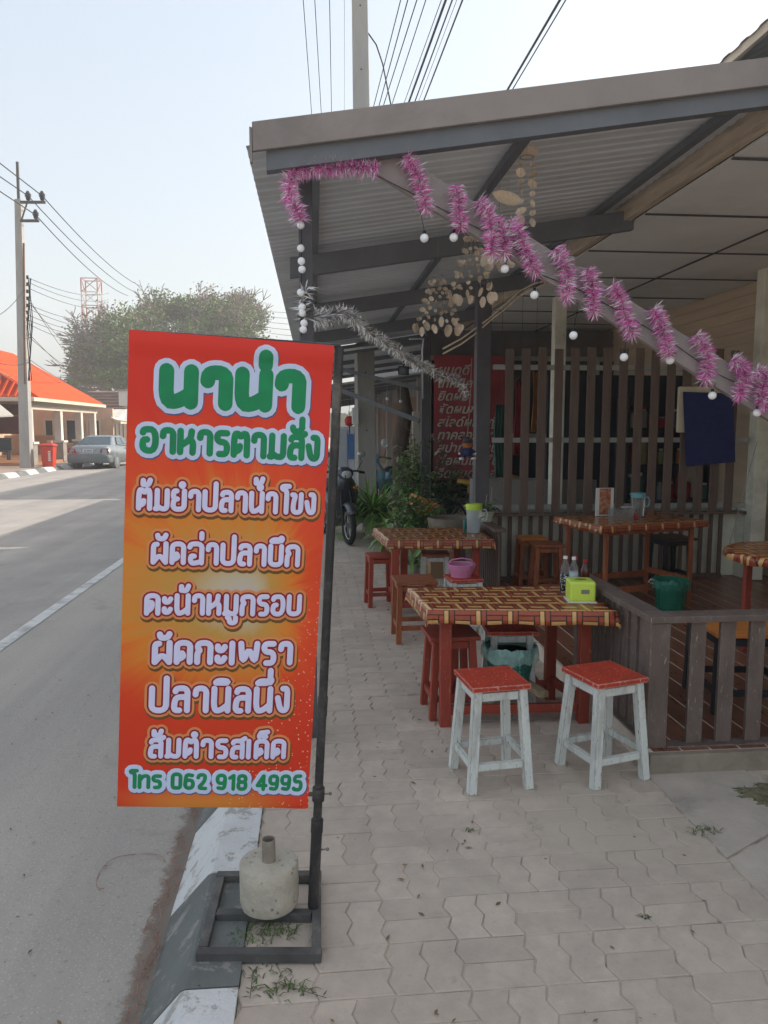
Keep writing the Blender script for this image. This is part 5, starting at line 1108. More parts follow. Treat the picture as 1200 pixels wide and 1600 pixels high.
# tiled inner canopy with rows of tiles, blue seats
ic = slope('inner_tiled_roof', [(-17.5, 35.6, 2.2), (-12.9, 35.6, 2.2), (-12.9, 37.4, 2.75), (-17.5, 37.4, 2.75)], M_otile, .05, ob)
for k in range(5): t = MB(); t.beam((-17.5, 35.6 + k * .36, 2.25 + k * .11), (-14, 35.6 + k * .36, 2.25 + k * .11), .1, .08); t.build('tile_row', M_otile, ic)
t = MB(); t.box(-17.5, -13.6, 37.6, 37.7, 1.35, 2.2); t.build('dark_valance', mat('dark_red_board', (.12, .035, .03), .8), ob)
for k in range(3):
    st_ = thing('waiting_seat', ('left', 'middle', 'right')[k] + ' dark blue waiting seat of three under the orange roofed pavilion', 'seat', (-17.4 + k * 1.15, 38.2, .1), 0, 'blue seats inside the pavilion')
    t = MB(); t.cbox((0, 0, .42), .9, .5, .08); t.build('seat', mat('blue_seat', (.05, .075, .11), .5), st_, world=False, bevel=.02); t = MB(); t.cbox((0, .25, .75), .9, .06, .6); t.build('backrest', mat('blue_seat', (.05, .075, .11), .5), st_, world=False, bevel=.02)
    for sx in (-.38, .38): t = MB(); t.cbox((sx, 0, .19), .05, .4, .378); t.build('leg', M_stl, st_, world=False)
# grey awning tip at the left edge
t = MB(); t.loft([[AY(-60, 585, 27), AY(-60, 655, 25.5), AY(21, 651, 27)], [AY(-60, 583, 27), AY(-60, 652, 25.5), AY(21, 649, 27)]]); tag(t.build('canvas_awning', mat('grey_canvas', (.42, .40, .36), .8, .1, 2, .1), None), 'pointed grey canvas awning tip poking in at the left edge', 'awning')
# lower buildings beyond
nb = thing('tiled_roof_house', 'low house with grey red tiled roof beyond the orange roof', 'building', AY(165, 640, 62))
p = [AY(u, v, y) for u, v, y in ((118, 640, 58), (196, 640, 58), (190, 611, 63), (138, 611, 63))]
rf_ = slope('roof', p, mat('grey_red_tile', (.24, .15, .12), .85, .3, 2, .3, world=True), .1, nb)
for k in range(6): t = MB(); f = k / 6; t.beam(p[0].lerp(p[3], f) + Vector((0, 0, .08)), p[1].lerp(p[2], f) + Vector((0, 0, .08)), .3, .12); t.build('tile_row', MATS['grey_red_tile'], rf_)
a, b_ = AY(110, 640, 62), AY(200, 700, 62); t = MB(); t.box(a.x, b_.x, 60, 66, -.2, a.z - .1); t.build('wall', M_bw, nb)
for k in range(6):
    w0 = AY(162 + k * 6.2, 662, 59.9); t = MB(); t.box(w0.x, w0.x + .22, 59.86, 59.94, .3, w0.z); f_ = t.build('window_frame', M_wtrim, nb); t = MB(); t.box(w0.x + .221, w0.x + .31 + .0, 59.88, 59.92, .8, w0.z); t.build('pane', M_glass, f_)
wb = thing('white_block', 'small white painted block above the tiled roof left of the banner', 'building', AY(192, 620, 60))
a, b_ = AY(185, 611, 57.5), AY(206, 634, 57.5); t = MB(); t.box(a.x, b_.x + 1, 57.5, 58.2, b_.z, a.z); t.build('wall', mat('white_render', (.6, .58, .53), .8, .06, 2, 0), wb); t = MB(); t.box(a.x - .08, b_.x + 1.05, 57.4, 58.3, a.z, a.z + .12); t.build('coping', M_colb, wb)
t = MB(); p = [AY(152, 641, 50), AY(200, 641, 50), AY(205, 661, 46), AY(180, 657, 46)]; t.loft([[q for q in p], [q + Vector((0, 0, .06)) for q in p]]); t.build('sheet_canopy', M_col, nb)

# red wheeled bin
rb_ = thing('red_bin', 'bright red lidded rubbish bin at the column base across the road', 'bin', AY(77, 728, 33.2))
M_bin = mat('red_bin_plastic', (.52, .055, .03), .45, .08, 3, 0); c = AY(77, 728, 33.2); c.z = -.0199
t = MB(); t.loft([[(c.x + sx * w, c.y + sy * w * .9, c.z + z) for sx, sy in ((-1, -1), (1, -1), (1, 1), (-1, 1))] for w, z in ((.21, .0), (.27, .88))]); t.build('bin_body', M_bin, rb_, bevel=.03)
t = MB(); t.loft([[(c.x + sx * w, c.y + sy * w * .9, c.z + z) for sx, sy in ((-1, -1), (1, -1), (1, 1), (-1, 1))] for w, z in ((.31, .885), (.31, .94), (.2, 1.0))]); t.build('lid', M_bin, rb_, bevel=.02)
t = MB(); t.box(c.x - .03, c.x + .17, c.y - .07, c.y + .07, c.z + 1.0, c.z + 1.12); t.build('lid_handle', mat('faded_pink', (.5, .25, .2), .6), rb_, bevel=.02)
for k in range(5): t = MB(); t.box(c.x + .06, c.x + .16, c.y - .262 + 0, c.y - .255, c.z + .28 + k * .09, c.z + .33 + k * .09); t.build('lettering', M_wpl, rb_)

# ------------------------------------------------------------------ silver car
M_car = mat('silver_blue_paint', (.24, .265, .27), .28, .04, 2, 0, metal=.5, spec=.6, coat=.6); M_carlo = mat('grey_cladding', (.15, .165, .17), .5, .05, 3, 0); M_cgl = mat('car_glass', (.05, .075, .09), .08, .05, 3, 0, spec=.9)
cr = thing('parked_car', 'silver grey saloon car parked with its rear towards us across the road', 'car', (-9.62, 36.2, -.146), radians(-3))
def sec(y, w, z0, z1, wt=None, r=.12):
    wt = wt or w * .9; return [(-w + r * .3, y, z0), (-w, y, z0 + r), (-w, y, z0 + (z1 - z0) * .55), (-wt, y, z1 - .05), (-wt + .12, y, z1), (wt - .12, y, z1), (wt, y, z1 - .05), (w, y, z0 + (z1 - z0) * .55), (w, y, z0 + r), (w - r * .3, y, z0)]
t = MB(); t.loft([sec(-2.35, .80, .36, .86), sec(-2.28, .88, .30, .97), sec(-1.9, .92, .24, 1.03), sec(-1.2, .94, .22, 1.04), sec(0, .95, .22, 1.0), sec(1.2, .94, .22, .98), sec(2.0, .90, .24, .88), sec(2.4, .80, .32, .72)])
t.build('body', M_car, cr, world=False, smooth=True)
def csec(y, wb_, wt_, z0, z1): return [(-wb_, y, z0), (-wt_, y, z1 - .04), (-wt_ + .1, y, z1), (wt_ - .1, y, z1), (wt_, y, z1 - .04), (wb_, y, z0)]
t = MB(); t.loft([csec(-1.62, .80, .78, 1.0, 1.03), csec(-.95, .82, .62, 1.0, 1.40), csec(-.5, .83, .63, 1.0, 1.445), csec(.3, .83, .63, .98, 1.44), csec(.62, .83, .62, .97, 1.38), csec(1.35, .8, .76, .95, .98)]); t.build('cabin', M_car, cr, world=False, auto=30)
t = MB(); t.loft([[(-.70, -1.56, 1.055), (.70, -1.56, 1.055), (.57, -.99, 1.375), (-.57, -.99, 1.375)], [(-.70, -1.575, 1.065), (.70, -1.575, 1.065), (.57, -1.005, 1.39), (-.57, -1.005, 1.39)]]); t.build('rear_window', M_cgl, cr, world=False)
for sx in (-1, 1):
    for ya_, yb_, s0, s1 in ((-.98, -.12, -.62, -.12), (-.06, .92, -.06, .45)):
        t = MB(); t.loft([[(sx * .822, ya_, 1.05), (sx * .822, yb_, 1.04), (sx * .655, s1, 1.375), (sx * .655, s0, 1.375)], [(sx * .837, ya_, 1.05), (sx * .837, yb_, 1.04), (sx * .67, s1, 1.375), (sx * .67, s0, 1.375)]]); t.build('side_window', M_cgl, cr, world=False)
    t = MB(); t.loft([[(sx * .50, -2.325, .70), (sx * .87, -2.27, .70), (sx * .85, -2.26, .90), (sx * .56, -2.325, .88)], [(sx * .50, -2.37, .70), (sx * .885, -2.30, .70), (sx * .865, -2.29, .90), (sx * .56, -2.365, .88)]]); t.build('tail_light', mat('tail_light_red', (.30, .015, .015), .25, .1, 20, 0), cr, world=False)
    t = MB(); t.cbox((sx * .98, .72, 1.0), .16, .1, .12); t.build('wing_mirror', M_car, cr, world=False, bevel=.02)
    for y_ in (-1.42, 1.45):
        wh = MB(); wh.lathe([(.001, -.1), (.2, -.1), (.30, -.09), (.325, -.05), (.325, .05), (.30, .09), (.2, .1), (.001, .1)], 28); wh = wh.build('wheel', mat('tyre', (.02, .02, .02), .85, .1, 9, 0), cr, world=False, auto=40); wh.location = (sx * .85, y_, .325); wh.rotation_euler = (0, pi / 2, 0)
        rm = MB(); rm.lathe([(.001, .13 * sx), (.06, .13 * sx), (.19, .105 * sx), (.205, .10 * sx)], 20); rm.build('rim', mat('silver_rim', (.4, .41, .42), .35, .05, 9, 0, metal=.5), wh, world=False, smooth=True)
        t = MB(); t.lathe([(.36, -.13), (.385, -.13), (.385, .13), (.36, .13)], 24); 
        q = t.build('wheel_arch', M_carlo, cr, world=False, smooth=True); q.location = (sx * .83, y_, .33); q.rotation_euler = (0, pi / 2, 0)
t = MB(); t.loft([sec(-2.42, .80, .30, .60, .8), sec(-2.36, .90, .26, .64, .9), sec(-1.95, .935, .24, .62, .93)]); t.build('rear_bumper', M_carlo, cr, world=False, smooth=True)
t = MB(); t.cbox((0, -2.385, .80), .42, .02, .13); pl_ = t.build('number_plate', mat('plate_white', (.6, .6, .58), .5), cr, world=False, bevel=.004)
for k in range(6): t = MB(); t.cbox((-.14 + k * .055 + (.02 if k > 1 else 0), -2.397, .80), .03, .004, .07); t.build('plate_letter', M_drk, pl_, world=False)
for sx in (-.5, .5): t = MB(); t.tube([(sx, -2.43, .24), (sx, -2.1, .24)], .035, 10); t.build('exhaust', M_stl, cr, world=False)

# ------------------------------------------------------------------ lattice mast and big tree
mt_ = thing('lattice_mast', 'red and white lattice radio mast behind the big tree', 'mast', AY(153, 640, 118))
M_mr = mat('mast_red', (.34, .15, .12), .7, .1, 3, 0); M_mw = mat('mast_white', (.48, .46, .44), .7, .1, 3, 0)
base = AY(153, 690, 118); zt = AY(153, 437, 118).z; hw = 1.15; nz = 12; zz0 = 0
cs = [(-1, -1), (1, -1), (1, 1), (-1, 1)]
for k in range(nz):
    za, zb = zt * k / nz, zt * (k + 1) / nz; m_ = M_mr if k % 2 else M_mw; t = MB()
    for q in range(4):
        a, b_ = cs[q], cs[(q + 1) % 4]; pa = lambda c_, z: (base.x + c_[0] * hw, base.y + c_[1] * hw, z)
        t.beam(pa(a, za), pa(a, zb), .16, .16, (0, 1, 0)); t.beam(pa(a, zb), pa(b_, zb), .12, .12); t.beam(pa(a, za), pa(b_, zb), .10, .10); 
    o = t.build('mast_section', m_, mt_)
t = MB(); t.ball((base.x - .9, base.y - 1.5, AY(140, 508, 118).z), .5, 14, 0, 1, .4, 1); t.build('dish', M_mw, mt_, smooth=True)

M_bark = mat('grey_bark', (.17, .145, .125), .9, .25, 2, .2, world=True); M_lfg = mat('tree_leaf_green', (.10, .17, .035), .7, .3, .25, 0, world=True, rand=.3); M_lfd = mat('tree_leaf_dry', (.20, .165, .12), .8, .25, .25, 0, world=True, rand=.3)
bt_ = thing('rain_tree', 'broad half bare rain tree with grey brown twigs and green patches behind the banner', 'tree', AY(285, 668, 80))
rt_ = random.Random(11); trunk = MB(); twigs = MB(); leaves = MB(); TC = AY(285, 668, 80); TC.z = -.2
tip = []
def grow(b, p, d, l, r, depth):
    pts = [p]; q = p.copy(); dd = d.copy()
    for k in range(3):
        dd = (dd + Vector((rt_.gauss(0, .13), rt_.gauss(0, .13), rt_.gauss(0, .08)))).normalized(); q = q + dd * (l / 3); pts.append(q.copy())
    b.tube(pts, r, 6 if depth < 3 else 4, cap=False, r1=r * .68)
    if depth >= 6: tip.append((q, dd)); return
    if depth >= 4: tip.append((pts[2], dd))
    nb_ = 3 if depth < 5 else 3
    for k in range(nb_):
        nd = (dd * .75 + Vector((rt_.gauss(0, .52), rt_.gauss(0, .52), rt_.gauss(.06, .28)))).normalized()
        if nd.z < -.15: nd.z = .0
        grow(twigs if depth >= 1 else b, q, nd, l * rt_.uniform(.66, .86), max(r * .64, .042), depth + 1)
trunk.tube([TC, TC + Vector((.2, 0, 2)), TC + Vector((0, .2, 4.2))], .75, 10, r1=.55)
for k in range(7):
    a = 2 * pi * k / 7 + .4; grow(trunk, TC + Vector((0, .2, 4.0)), Vector((cos(a) * .95, sin(a) * .8, .62 + .25 * (k % 2))).normalized(), 4.0, .30, 0)
zmax = AY(285, 434, 80).z
def inside(p):
    x = (p.x - TC.x) / 10.6; y = (p.y - TC.y) / 10; z = (p.z - 7.2) / (zmax - 7.2) if p.z > 7.2 else (p.z - 7.2) / 9; return x * x + y * y + z * z
for p, d in tip:
    f = inside(p)
    if f > 1.12 or p.z < 2: continue
    green = noise.noise((p.x * .16 + 5, p.y * .16, p.z * .2)) + (.35 if p.z < 9 else -.08) + (.22 if p.x - TC.x > 5 else 0)
    k_ = 12 if green > -.05 else 4
    for q in range(k_):
        c = p + Vector((rt_.gauss(0, .36), rt_.gauss(0, .36), rt_.gauss(0, .24))); s = rt_.uniform(.10, .21) * (1.1 if green > .1 else .9)
        a = Vector((rt_.gauss(0, 1), rt_.gauss(0, 1), rt_.gauss(0, .7))).normalized() * s; b_ = a.cross(Vector((rt_.gauss(0, 1), rt_.gauss(0, 1), rt_.gauss(0, 1)))).normalized() * s * .55
        leaves.add([c - a, c + b_, c + a, c - b_], [(0, 1, 2, 3)], 0 if green > -.05 and rt_.random() < .85 else 1)
trunk.build('trunk', M_bark, bt_, smooth=True); o = twigs.build('branches', M_bark, bt_); o = leaves.build('crown', [M_lfg, M_lfd], bt_)
# far-off greenery closing the street
t = MB(); rr = random.Random(3)
for k in range(5200):
    x_ = rr.uniform(-95, 75); h = 5 + 3.5 * noise.noise((x_ * .08, 1, 2)) + 1.5 * noise.noise((x_ * .3, 4, 2)); z = rr.uniform(-.2, max(.5, h)); y = 150 + rr.uniform(-4, 4) + abs(x_) * .1
    a = Vector((rr.gauss(0, 1), rr.gauss(0, .4), rr.gauss(0, 1))).normalized() * rr.uniform(.5, 1.1); b_ = a.cross(Vector((0, 1, .3))).normalized() * rr.uniform(.3, .8)
    c = Vector((x_, y, z)); t.add([c - a, c + b_, c + a, c - b_], [(0, 1, 2, 3)])
tag(t.build('far_greenery', mat('far_leaf', (.10, .13, .07), .9, .3, .1, 0, world=True, rand=.3)), kind='stuff')
# ------------------------------------------------------------------ next shops along the pavement
M_sh1 = mat('shop_wall_grey', (.24, .23, .215), .85, .15, 1.5, .1, world=True); M_shut = mat('brown_shutter', (.2, .13, .09), .7, .2, 2, .1, world=True)
ns = thing('neighbour_shops', 'row of dim shop fronts with low canopies beyond the hair salon', 'building', (4, 24, 0))
t = MB(); t.box(3.2, 9, 12.5, 23.5, 0, 4.6); t.build('wall', M_sh1, ns); t = MB(); t.box(3.2, 9, 23.502, 60, 0, 7.4); t.build('wall', M_sh1, ns)  # unseen farther wall made taller so its shade crosses the road
for k in range(7):
    y_ = 13.6 + k * 4.6; t = MB(); t.box(3.12, 3.19, y_, y_ + 3.2, .05, 2.6); t.build('shutter', M_shut, ns)
    t = MB(); t.box(3.0, 3.19, y_ + 3.6, y_ + 3.9, 0, 3.2); t.build('pier', M_pole, ns)
for k, (y0, y1, z0) in enumerate(((13.42, 20.9, 2.9), (20.8, 28.4, 2.66), (28.3, 36.3, 2.8), (36.2, 46, 2.7))):
    t = MB(); t.loft([[(-.35, y, z0), (3.18, y, z0 + .5), (3.18, y, z0 + .54), (-.35, y, z0 + .04)] for y in (y0, y1)]); t.build('canopy', M_zinc, ns)
    for q in range(4): y = y0 + .2 + q * (y1 - y0 - .4) / 3; t = MB(); t.loft([[(-.3, y_, z0 - .09), (3.18, y_, z0 + .41), (3.18, y_, z0 + .49), (-.3, y_, z0 - .004)] for y_ in (y, y + .05)]); t.build('canopy_rafter', M_beam, ns)
    for x_ in (-.15,): 
        t = MB(); t.box(x_ - .03, x_ + .03, y0 + .3, y0 + .36, 0, z0 - .09); t.build('canopy_post', M_post, ns)
t = MB(); c = AY(650, 700, 14.4); t.box(c.x - .07, c.x + .07, 14.35, 14.5, 0, 1.95); tag(t.build('white_pillar', mat('ribbed_pillar', (.50, .47, .40), .8, .1, 9, .3), None, bevel=.01), 'short cream ribbed pillar right of the leafy potted shrubs', 'pillar')
tk = MB(); p = [AY(628, 745, 14.8), AY(626, 690, 14.8), AY(634, 640, 14.8), AY(628, 600, 14.8)]; p[0].z = 0; tk.tube(p, .19, 12, r1=.11); tag(tk.build('tree_trunk', mat('brown_trunk', (.11, .085, .07), .9, .3, 5, .5, 20), None, smooth=True), 'brown leaning tree trunk among the plants behind the concrete pole', 'tree trunk')
fg = thing('white_fridge', 'pale grey drinks fridge standing far along the pavement by the sign pole', 'fridge', (.8, 18.3, 0))
t = MB(); t.box(.46, .98, 18.1, 18.7, 0, 1.68); t.build('cabinet', mat('fridge_white', (.55, .58, .62), .5, .04, 3, 0), fg, bevel=.02); t = MB(); t.box(.49, .80, 18.07, 18.098, .25, 1.6); t.build('door', mat('fridge_door', (.42, .46, .50), .3, .1, 3, 0), fg, bevel=.01)
t = MB(); t.box(.81, .95, 18.07, 18.098, .9, 1.5); t.build('advert_strip', mat('blue_strip', (.08, .18, .42), .5), fg)
c = AY(546, 658, 15); ln = thing('red_lantern', 'small red paper lantern hanging under the neighbouring canopy', 'lantern', c)
t = MB(); t.lathe([(.035, -.1), (.08, -.07), (.10, 0), (.08, .07), (.035, .1)], 16, c); t.build('shade', mat('red_paper', (.5, .04, .03), .7), ln, smooth=True)
t = MB(); t.tube([c + Vector((0, 0, .1)), c + Vector((0, 0, .75))], .004, 5); t.tube([c - Vector((0, 0, .1)), c - Vector((0, 0, .25))], .012, 5); t.build('cord', M_drk, ln)
c = AY(555, 650, 12.9); t = MB(); t.cbox(c, .11, .1, .28); o = tag(t.build('meter_box', M_wpl, None, bevel=.01), 'white electric meter box on the left side of the concrete pole', 'meter box')
c = AY(548, 605, 12.8); t = MB(); t.box(AY(556, 600, 12.95).x - .02, AY(556, 600, 12.95).x + .015, 12.93, 12.97, 0, 3.0); tag(t.build('white_downpipe', M_wpl, None), 'thin white pipe running up the left of the concrete pole', 'pipe')
for k, (u, v, y_, r) in enumerate(((600, 692, 13.4, .05), (605, 623, 12.6, .028), (626, 627, 12.6, .028))):
    c = AY(u, v, y_); h_ = thing('hanging_lamp', ('long white bulb hanging over the potted plants', 'small white hanging bulb, left of two under the dark canopy', 'small white hanging bulb, right of two under the dark canopy')[k], 'lamp', c)
    t = MB(); t.ball(c, r, 12, 0, 1, 1, 1.6 if k == 0 else 1); t.build('bulb', M_ball, h_, smooth=True); t = MB(); t.tube([c + Vector((0, 0, r)), c + Vector((0, 0, .9 if k == 0 else .35))], .006, 5); t.build('cord', M_pale, h_)

# ------------------------------------------------------------------ motorbikes
def scooter(label, x, y, rz, col, seatc, sc=1.0):
    b_ = thing('motorbike', label, 'motorbike', (x, y, .002), rz); kw = dict(world=False)
    ty = mat('tyre', (.02, .02, .02), .85); al = mat('alloy', (.3, .3, .31), .4, .1, 9, 0, metal=.6)
    for nm, yy, w_ in (('front_wheel', -.62, .045), ('rear_wheel', .62, .055)):
        t = MB(); t.tube([(0, yy + .245 * cos(a), .285 + .245 * sin(a)) for a in [k * pi / 14 for k in range(29)]], w_ * .85, 10, cap=False); wh = t.build('wheel', ty, b_, smooth=True, **kw)
        t = MB(); t.tube([(0, yy + .205 * cos(a), .285 + .205 * sin(a)) for a in [k * pi / 14 for k in range(29)]], .014, 6, cap=False)
        for k in range(6): a = k * pi / 3; t.tube([(0, yy, .285), (0, yy + .2 * cos(a), .285 + .2 * sin(a))], .009, 5)
        t.tube([(-.05, yy, .285), (.05, yy, .285)], .035, 12); t.build('rim', al, wh, **kw)
    for sx in (-.075, .075): t = MB(); t.tube([(sx, -.62, .285), (sx, -.5, .62), (sx * .6, -.40, .9)], .02, 8); t.build('fork', M_drk, b_, smooth=True, **kw)
    t = MB(); rows = [[(x_, -.62 + r * cos(a), .285 + r * sin(a)) for x_, r in ((-.07, .27), (-.05, .31), (0, .325), (.05, .31), (.07, .27))] for a in [radians(q) for q in range(30, 160, 13)]]; t.loft(rows, cap=False, closed=False); q = t.build('front_fender', col, b_, smooth=True, **kw); m_ = q.modifiers.new('t', 'SOLIDIFY'); m_.thickness = .006
    t = MB(); t.loft([[(-w, yy, z), (-w * .6, yy - d, z), (0, yy - d * 1.3, z), (w * .6, yy - d, z), (w, yy, z), (w * .6, yy + .03, z), (-w * .6, yy + .03, z)] for w, yy, z, d in ((.09, -.30, .36, .04), (.19, -.32, .52, .06), (.23, -.36, .72, .07), (.15, -.42, .88, .08), (.09, -.44, .96, .07))]); t.build('leg_shield', col, b_, smooth=True, **kw)
    t = MB(); t.loft([[(w * cos(a), yy + .08 * sin(a) - .0, z) for a in [k * pi / 6 for k in range(12)]] for w, yy, z in ((.07, -.46, .92), (.12, -.46, .98), (.13, -.44, 1.04), (.06, -.40, 1.09))]); t.build('headlamp_cowl', col, b_, smooth=True, **kw)
    t = MB(); t.ball((0, -.53, .99), .07, 14, 0, 1.1, .4, .8); t.build('headlight', mat('lamp_glass', (.5, .52, .52), .1), b_, smooth=True, **kw)
    t = MB(); t.tube([(-.33, -.30, 1.0), (-.2, -.38, 1.03), (0, -.42, 1.03), (.2, -.38, 1.03), (.33, -.30, 1.0)], .014, 8); t.build('handlebar', M_drk, b_, smooth=True, **kw)
    for sx in (-1, 1):
        t = MB(); t.tube([(sx * .2, -.38, 1.04), (sx * .26, -.40, 1.16), (sx * .24, -.40, 1.22)], .006, 6); mi_ = t.build('mirror_arm', M_drk, b_, smooth=True, **kw)
        t = MB(); t.ball((sx * .26, -.40, 1.27), .062, 16, 0, 1, .3, .75); t.build('mirror_glass', mat('mirror_glass', (.5, .55, .55), .1, .05, 3, 0, metal=.6), mi_, smooth=True, **kw)
        t = MB(); t.tube([(sx * .33, -.30, 1.0), (sx * .23, -.36, 1.02)], .019, 8); t.build('grip', M_drk, b_, smooth=True, **kw)
        t = MB(); t.ball((sx * .15, -.47, .80), .035, 10, 0, 1.3, .5, .7); t.build('indicator', mat('amber', (.5, .2, .03), .3), b_, smooth=True, **kw)
    t = MB(); t.loft([[(-w, yy, z0), (-w * .8, yy, z1), (w * .8, yy, z1), (w, yy, z0)] for w, yy, z0, z1 in ((.07, -.25, .34, .5), (.13, 0, .36, .56), (.15, .2, .5, .72), (.13, .6, .62, .76), (.06, .86, .74, .82))]); t.build('side_body', col, b_, smooth=True, **kw)
    t = MB(); t.loft([[(-w, yy, z), (-w * .7, yy, z + .07), (w * .7, yy, z + .07), (w, yy, z)] for w, yy, z in ((.06, -.02, .70), (.13, .15, .74), (.14, .4, .75), (.11, .72, .79))]); t.build('saddle', seatc, b_, smooth=True, **kw)
    t = MB(); t.box(-.11, .11, -.12, .22, .22, .40); t.tube([(-.14, .1, .2), (.14, .1, .2)], .02, 8); t.build('engine', M_stl, b_, bevel=.03, **kw)
    t = MB(); t.tube([(.12, .05, .22), (.14, .4, .25), (.15, .85, .36)], .038, 10); t.build('exhaust', al, b_, smooth=True, **kw)
    t = MB(); t.tube([(-.1, .08, .3), (-.2, .12, .02)], .012, 6); t.build('side_stand', M_drk, b_, smooth=True, **kw)
    t = MB(); t.tube([(-.02, -.55, .99), (-.06, -.60, .85), (-.04, -.56, .62)], .006, 5); t.tube([(.03, -.5, 1.0), (.1, -.56, .9), (.06, -.5, .7)], .006, 5); t.build('brake_cable', M_drk, b_, smooth=True, **kw)
    return b_
M_mb = mat('dark_blue_black_plastic', (.028, .036, .05), .3, .15, 6, 0, spec=.6, coat=.4)
scooter('dark blue and black step-through motorbike facing us at the kerb beside the sign pole', .33, 11.15, radians(14), M_mb, M_drk)
scooter('pale blue step-through motorbike parked behind the concrete power pole', 1.55, 16.2, radians(-40), mat('pale_blue_paint', (.20, .38, .48), .35, .05, 5, 0), M_drk)
# yellow child's bicycle with dark frame in front of the salon
bc = thing('bicycle', 'bicycle with golden yellow saddle and seat frame standing before the salon board', 'bicycle', (2.35, 10.4, .002), radians(62))
kw = dict(world=False); M_ye = mat('golden_yellow', (.42, .25, .05), .5, .15, 8, 0)
for yy in (-.5, .5):
    t = MB(); t.tube([(0, yy + .29 * cos(a), .31 + .29 * sin(a)) for a in [k * pi / 16 for k in range(33)]], .018, 8, cap=False); wh = t.build('wheel', mat('tyre', (.02,) * 3, .85), bc, smooth=True, **kw)
    t = MB()
    for k in range(12): a = k * pi / 6; t.tube([(0, yy, .31), (0, yy + .27 * cos(a), .31 + .27 * sin(a))], .002, 4)
    t.build('spokes', MATS['alloy'], wh, **kw)
fr_ = [((0, .5, .31), (0, .08, .30)), ((0, .08, .30), (0, .2, .72)), ((0, .2, .72), (0, -.34, .70)), ((0, -.34, .70), (0, .08, .30)), ((0, .5, .31), (0, .2, .70)), ((0, -.5, .31), (0, -.32, .86))]
for a, b_ in fr_: t = MB(); t.tube([a, b_], .016, 8); t.build('frame_tube', M_drk, bc, smooth=True, **kw)
t = MB(); t.tube([(-.28, -.22, .94), (-.1, -.33, .93), (.1, -.33, .93), (.28, -.22, .94)], .012, 8); t.build('handlebar', MATS['alloy'], bc, smooth=True, **kw)
t = MB(); t.loft([[(-w, y_, z), (0, y_, z + .05), (w, y_, z), (0, y_, z - .03)] for w, y_, z in ((.02, -.02, .84), (.07, .15, .86), (.12, .3, .88), (.05, .36, .88))]); t.tube([(0, .2, .7), (0, .2, .84)], .015, 8); t.build('saddle', M_ye, bc, smooth=True, **kw)
t = MB(); t.lathe([(.13, .95), (.16, 1.03), (.14, 1.1), (.001, 1.13)], 16, (0, -.38, -.12)); t.build('basket', M_ye, bc, smooth=True, **kw)

# ------------------------------------------------------------------ potted plants
def leaf(t, p, d, l, w, droop, mi=0, fold=.25):
    d = d.normalized(); s_ = d.cross(Vector((0, 0, 1))); s_ = s_.normalized() if s_.length > .01 else Vector((1, 0, 0)); pts = []; q = p.copy(); dd = d.copy()
    for k in range(4):
        ww = w * (0.45, 1, .8, .05)[k]; up_ = s_.cross(dd).normalized() * (ww * fold); pts += [q - s_ * ww + up_, q, q + s_ * ww + up_]; dd = (dd + Vector((0, 0, -droop))).normalized(); q = q + dd * (l / 3)
    t.add(pts, [f for k in range(3) for f in ((3 * k, 3 * k + 1, 3 * k + 4, 3 * k + 3), (3 * k + 1, 3 * k + 2, 3 * k + 5, 3 * k + 4))], mi)
M_l1 = mat('leaf_bright_green', (.16, .33, .06), .5, .25, 3, 0, world=True, rand=.25); M_l2 = mat('leaf_dark_green', (.07, .14, .055), .4, .3, 3, 0, world=True, rand=.3, spec=.6); M_l3 = mat('leaf_pale_green', (.30, .38, .20), .5, .25, 3, 0, world=True, rand=.2); M_l4 = mat('leaf_yellow_green', (.42, .42, .12), .5, .25, 3, 0, world=True, rand=.2)
M_pot = mat('pale_pot', (.45, .43, .38), .8, .12, 5, .2); M_clay = mat('old_clay', (.20, .165, .13), .9, .2, 5, .4, 40, dirt=(.09, .08, .06), dirt_amt=.6); M_brpot = mat('brown_pot', (.13, .06, .04), .7, .2, 5, .2)
def pot(par, r, h, m, c=(0, 0, 0)):
    t = MB(); t.lathe([(.001, 0), (r * .72, 0), (r * .98, h * .9), (r * 1.08, h * .9), (r * 1.08, h), (r * .95, h), (r * .9, h * .85), (.001, h * .85)], 24, c); t.build('pot', m, par, world=False, auto=40)
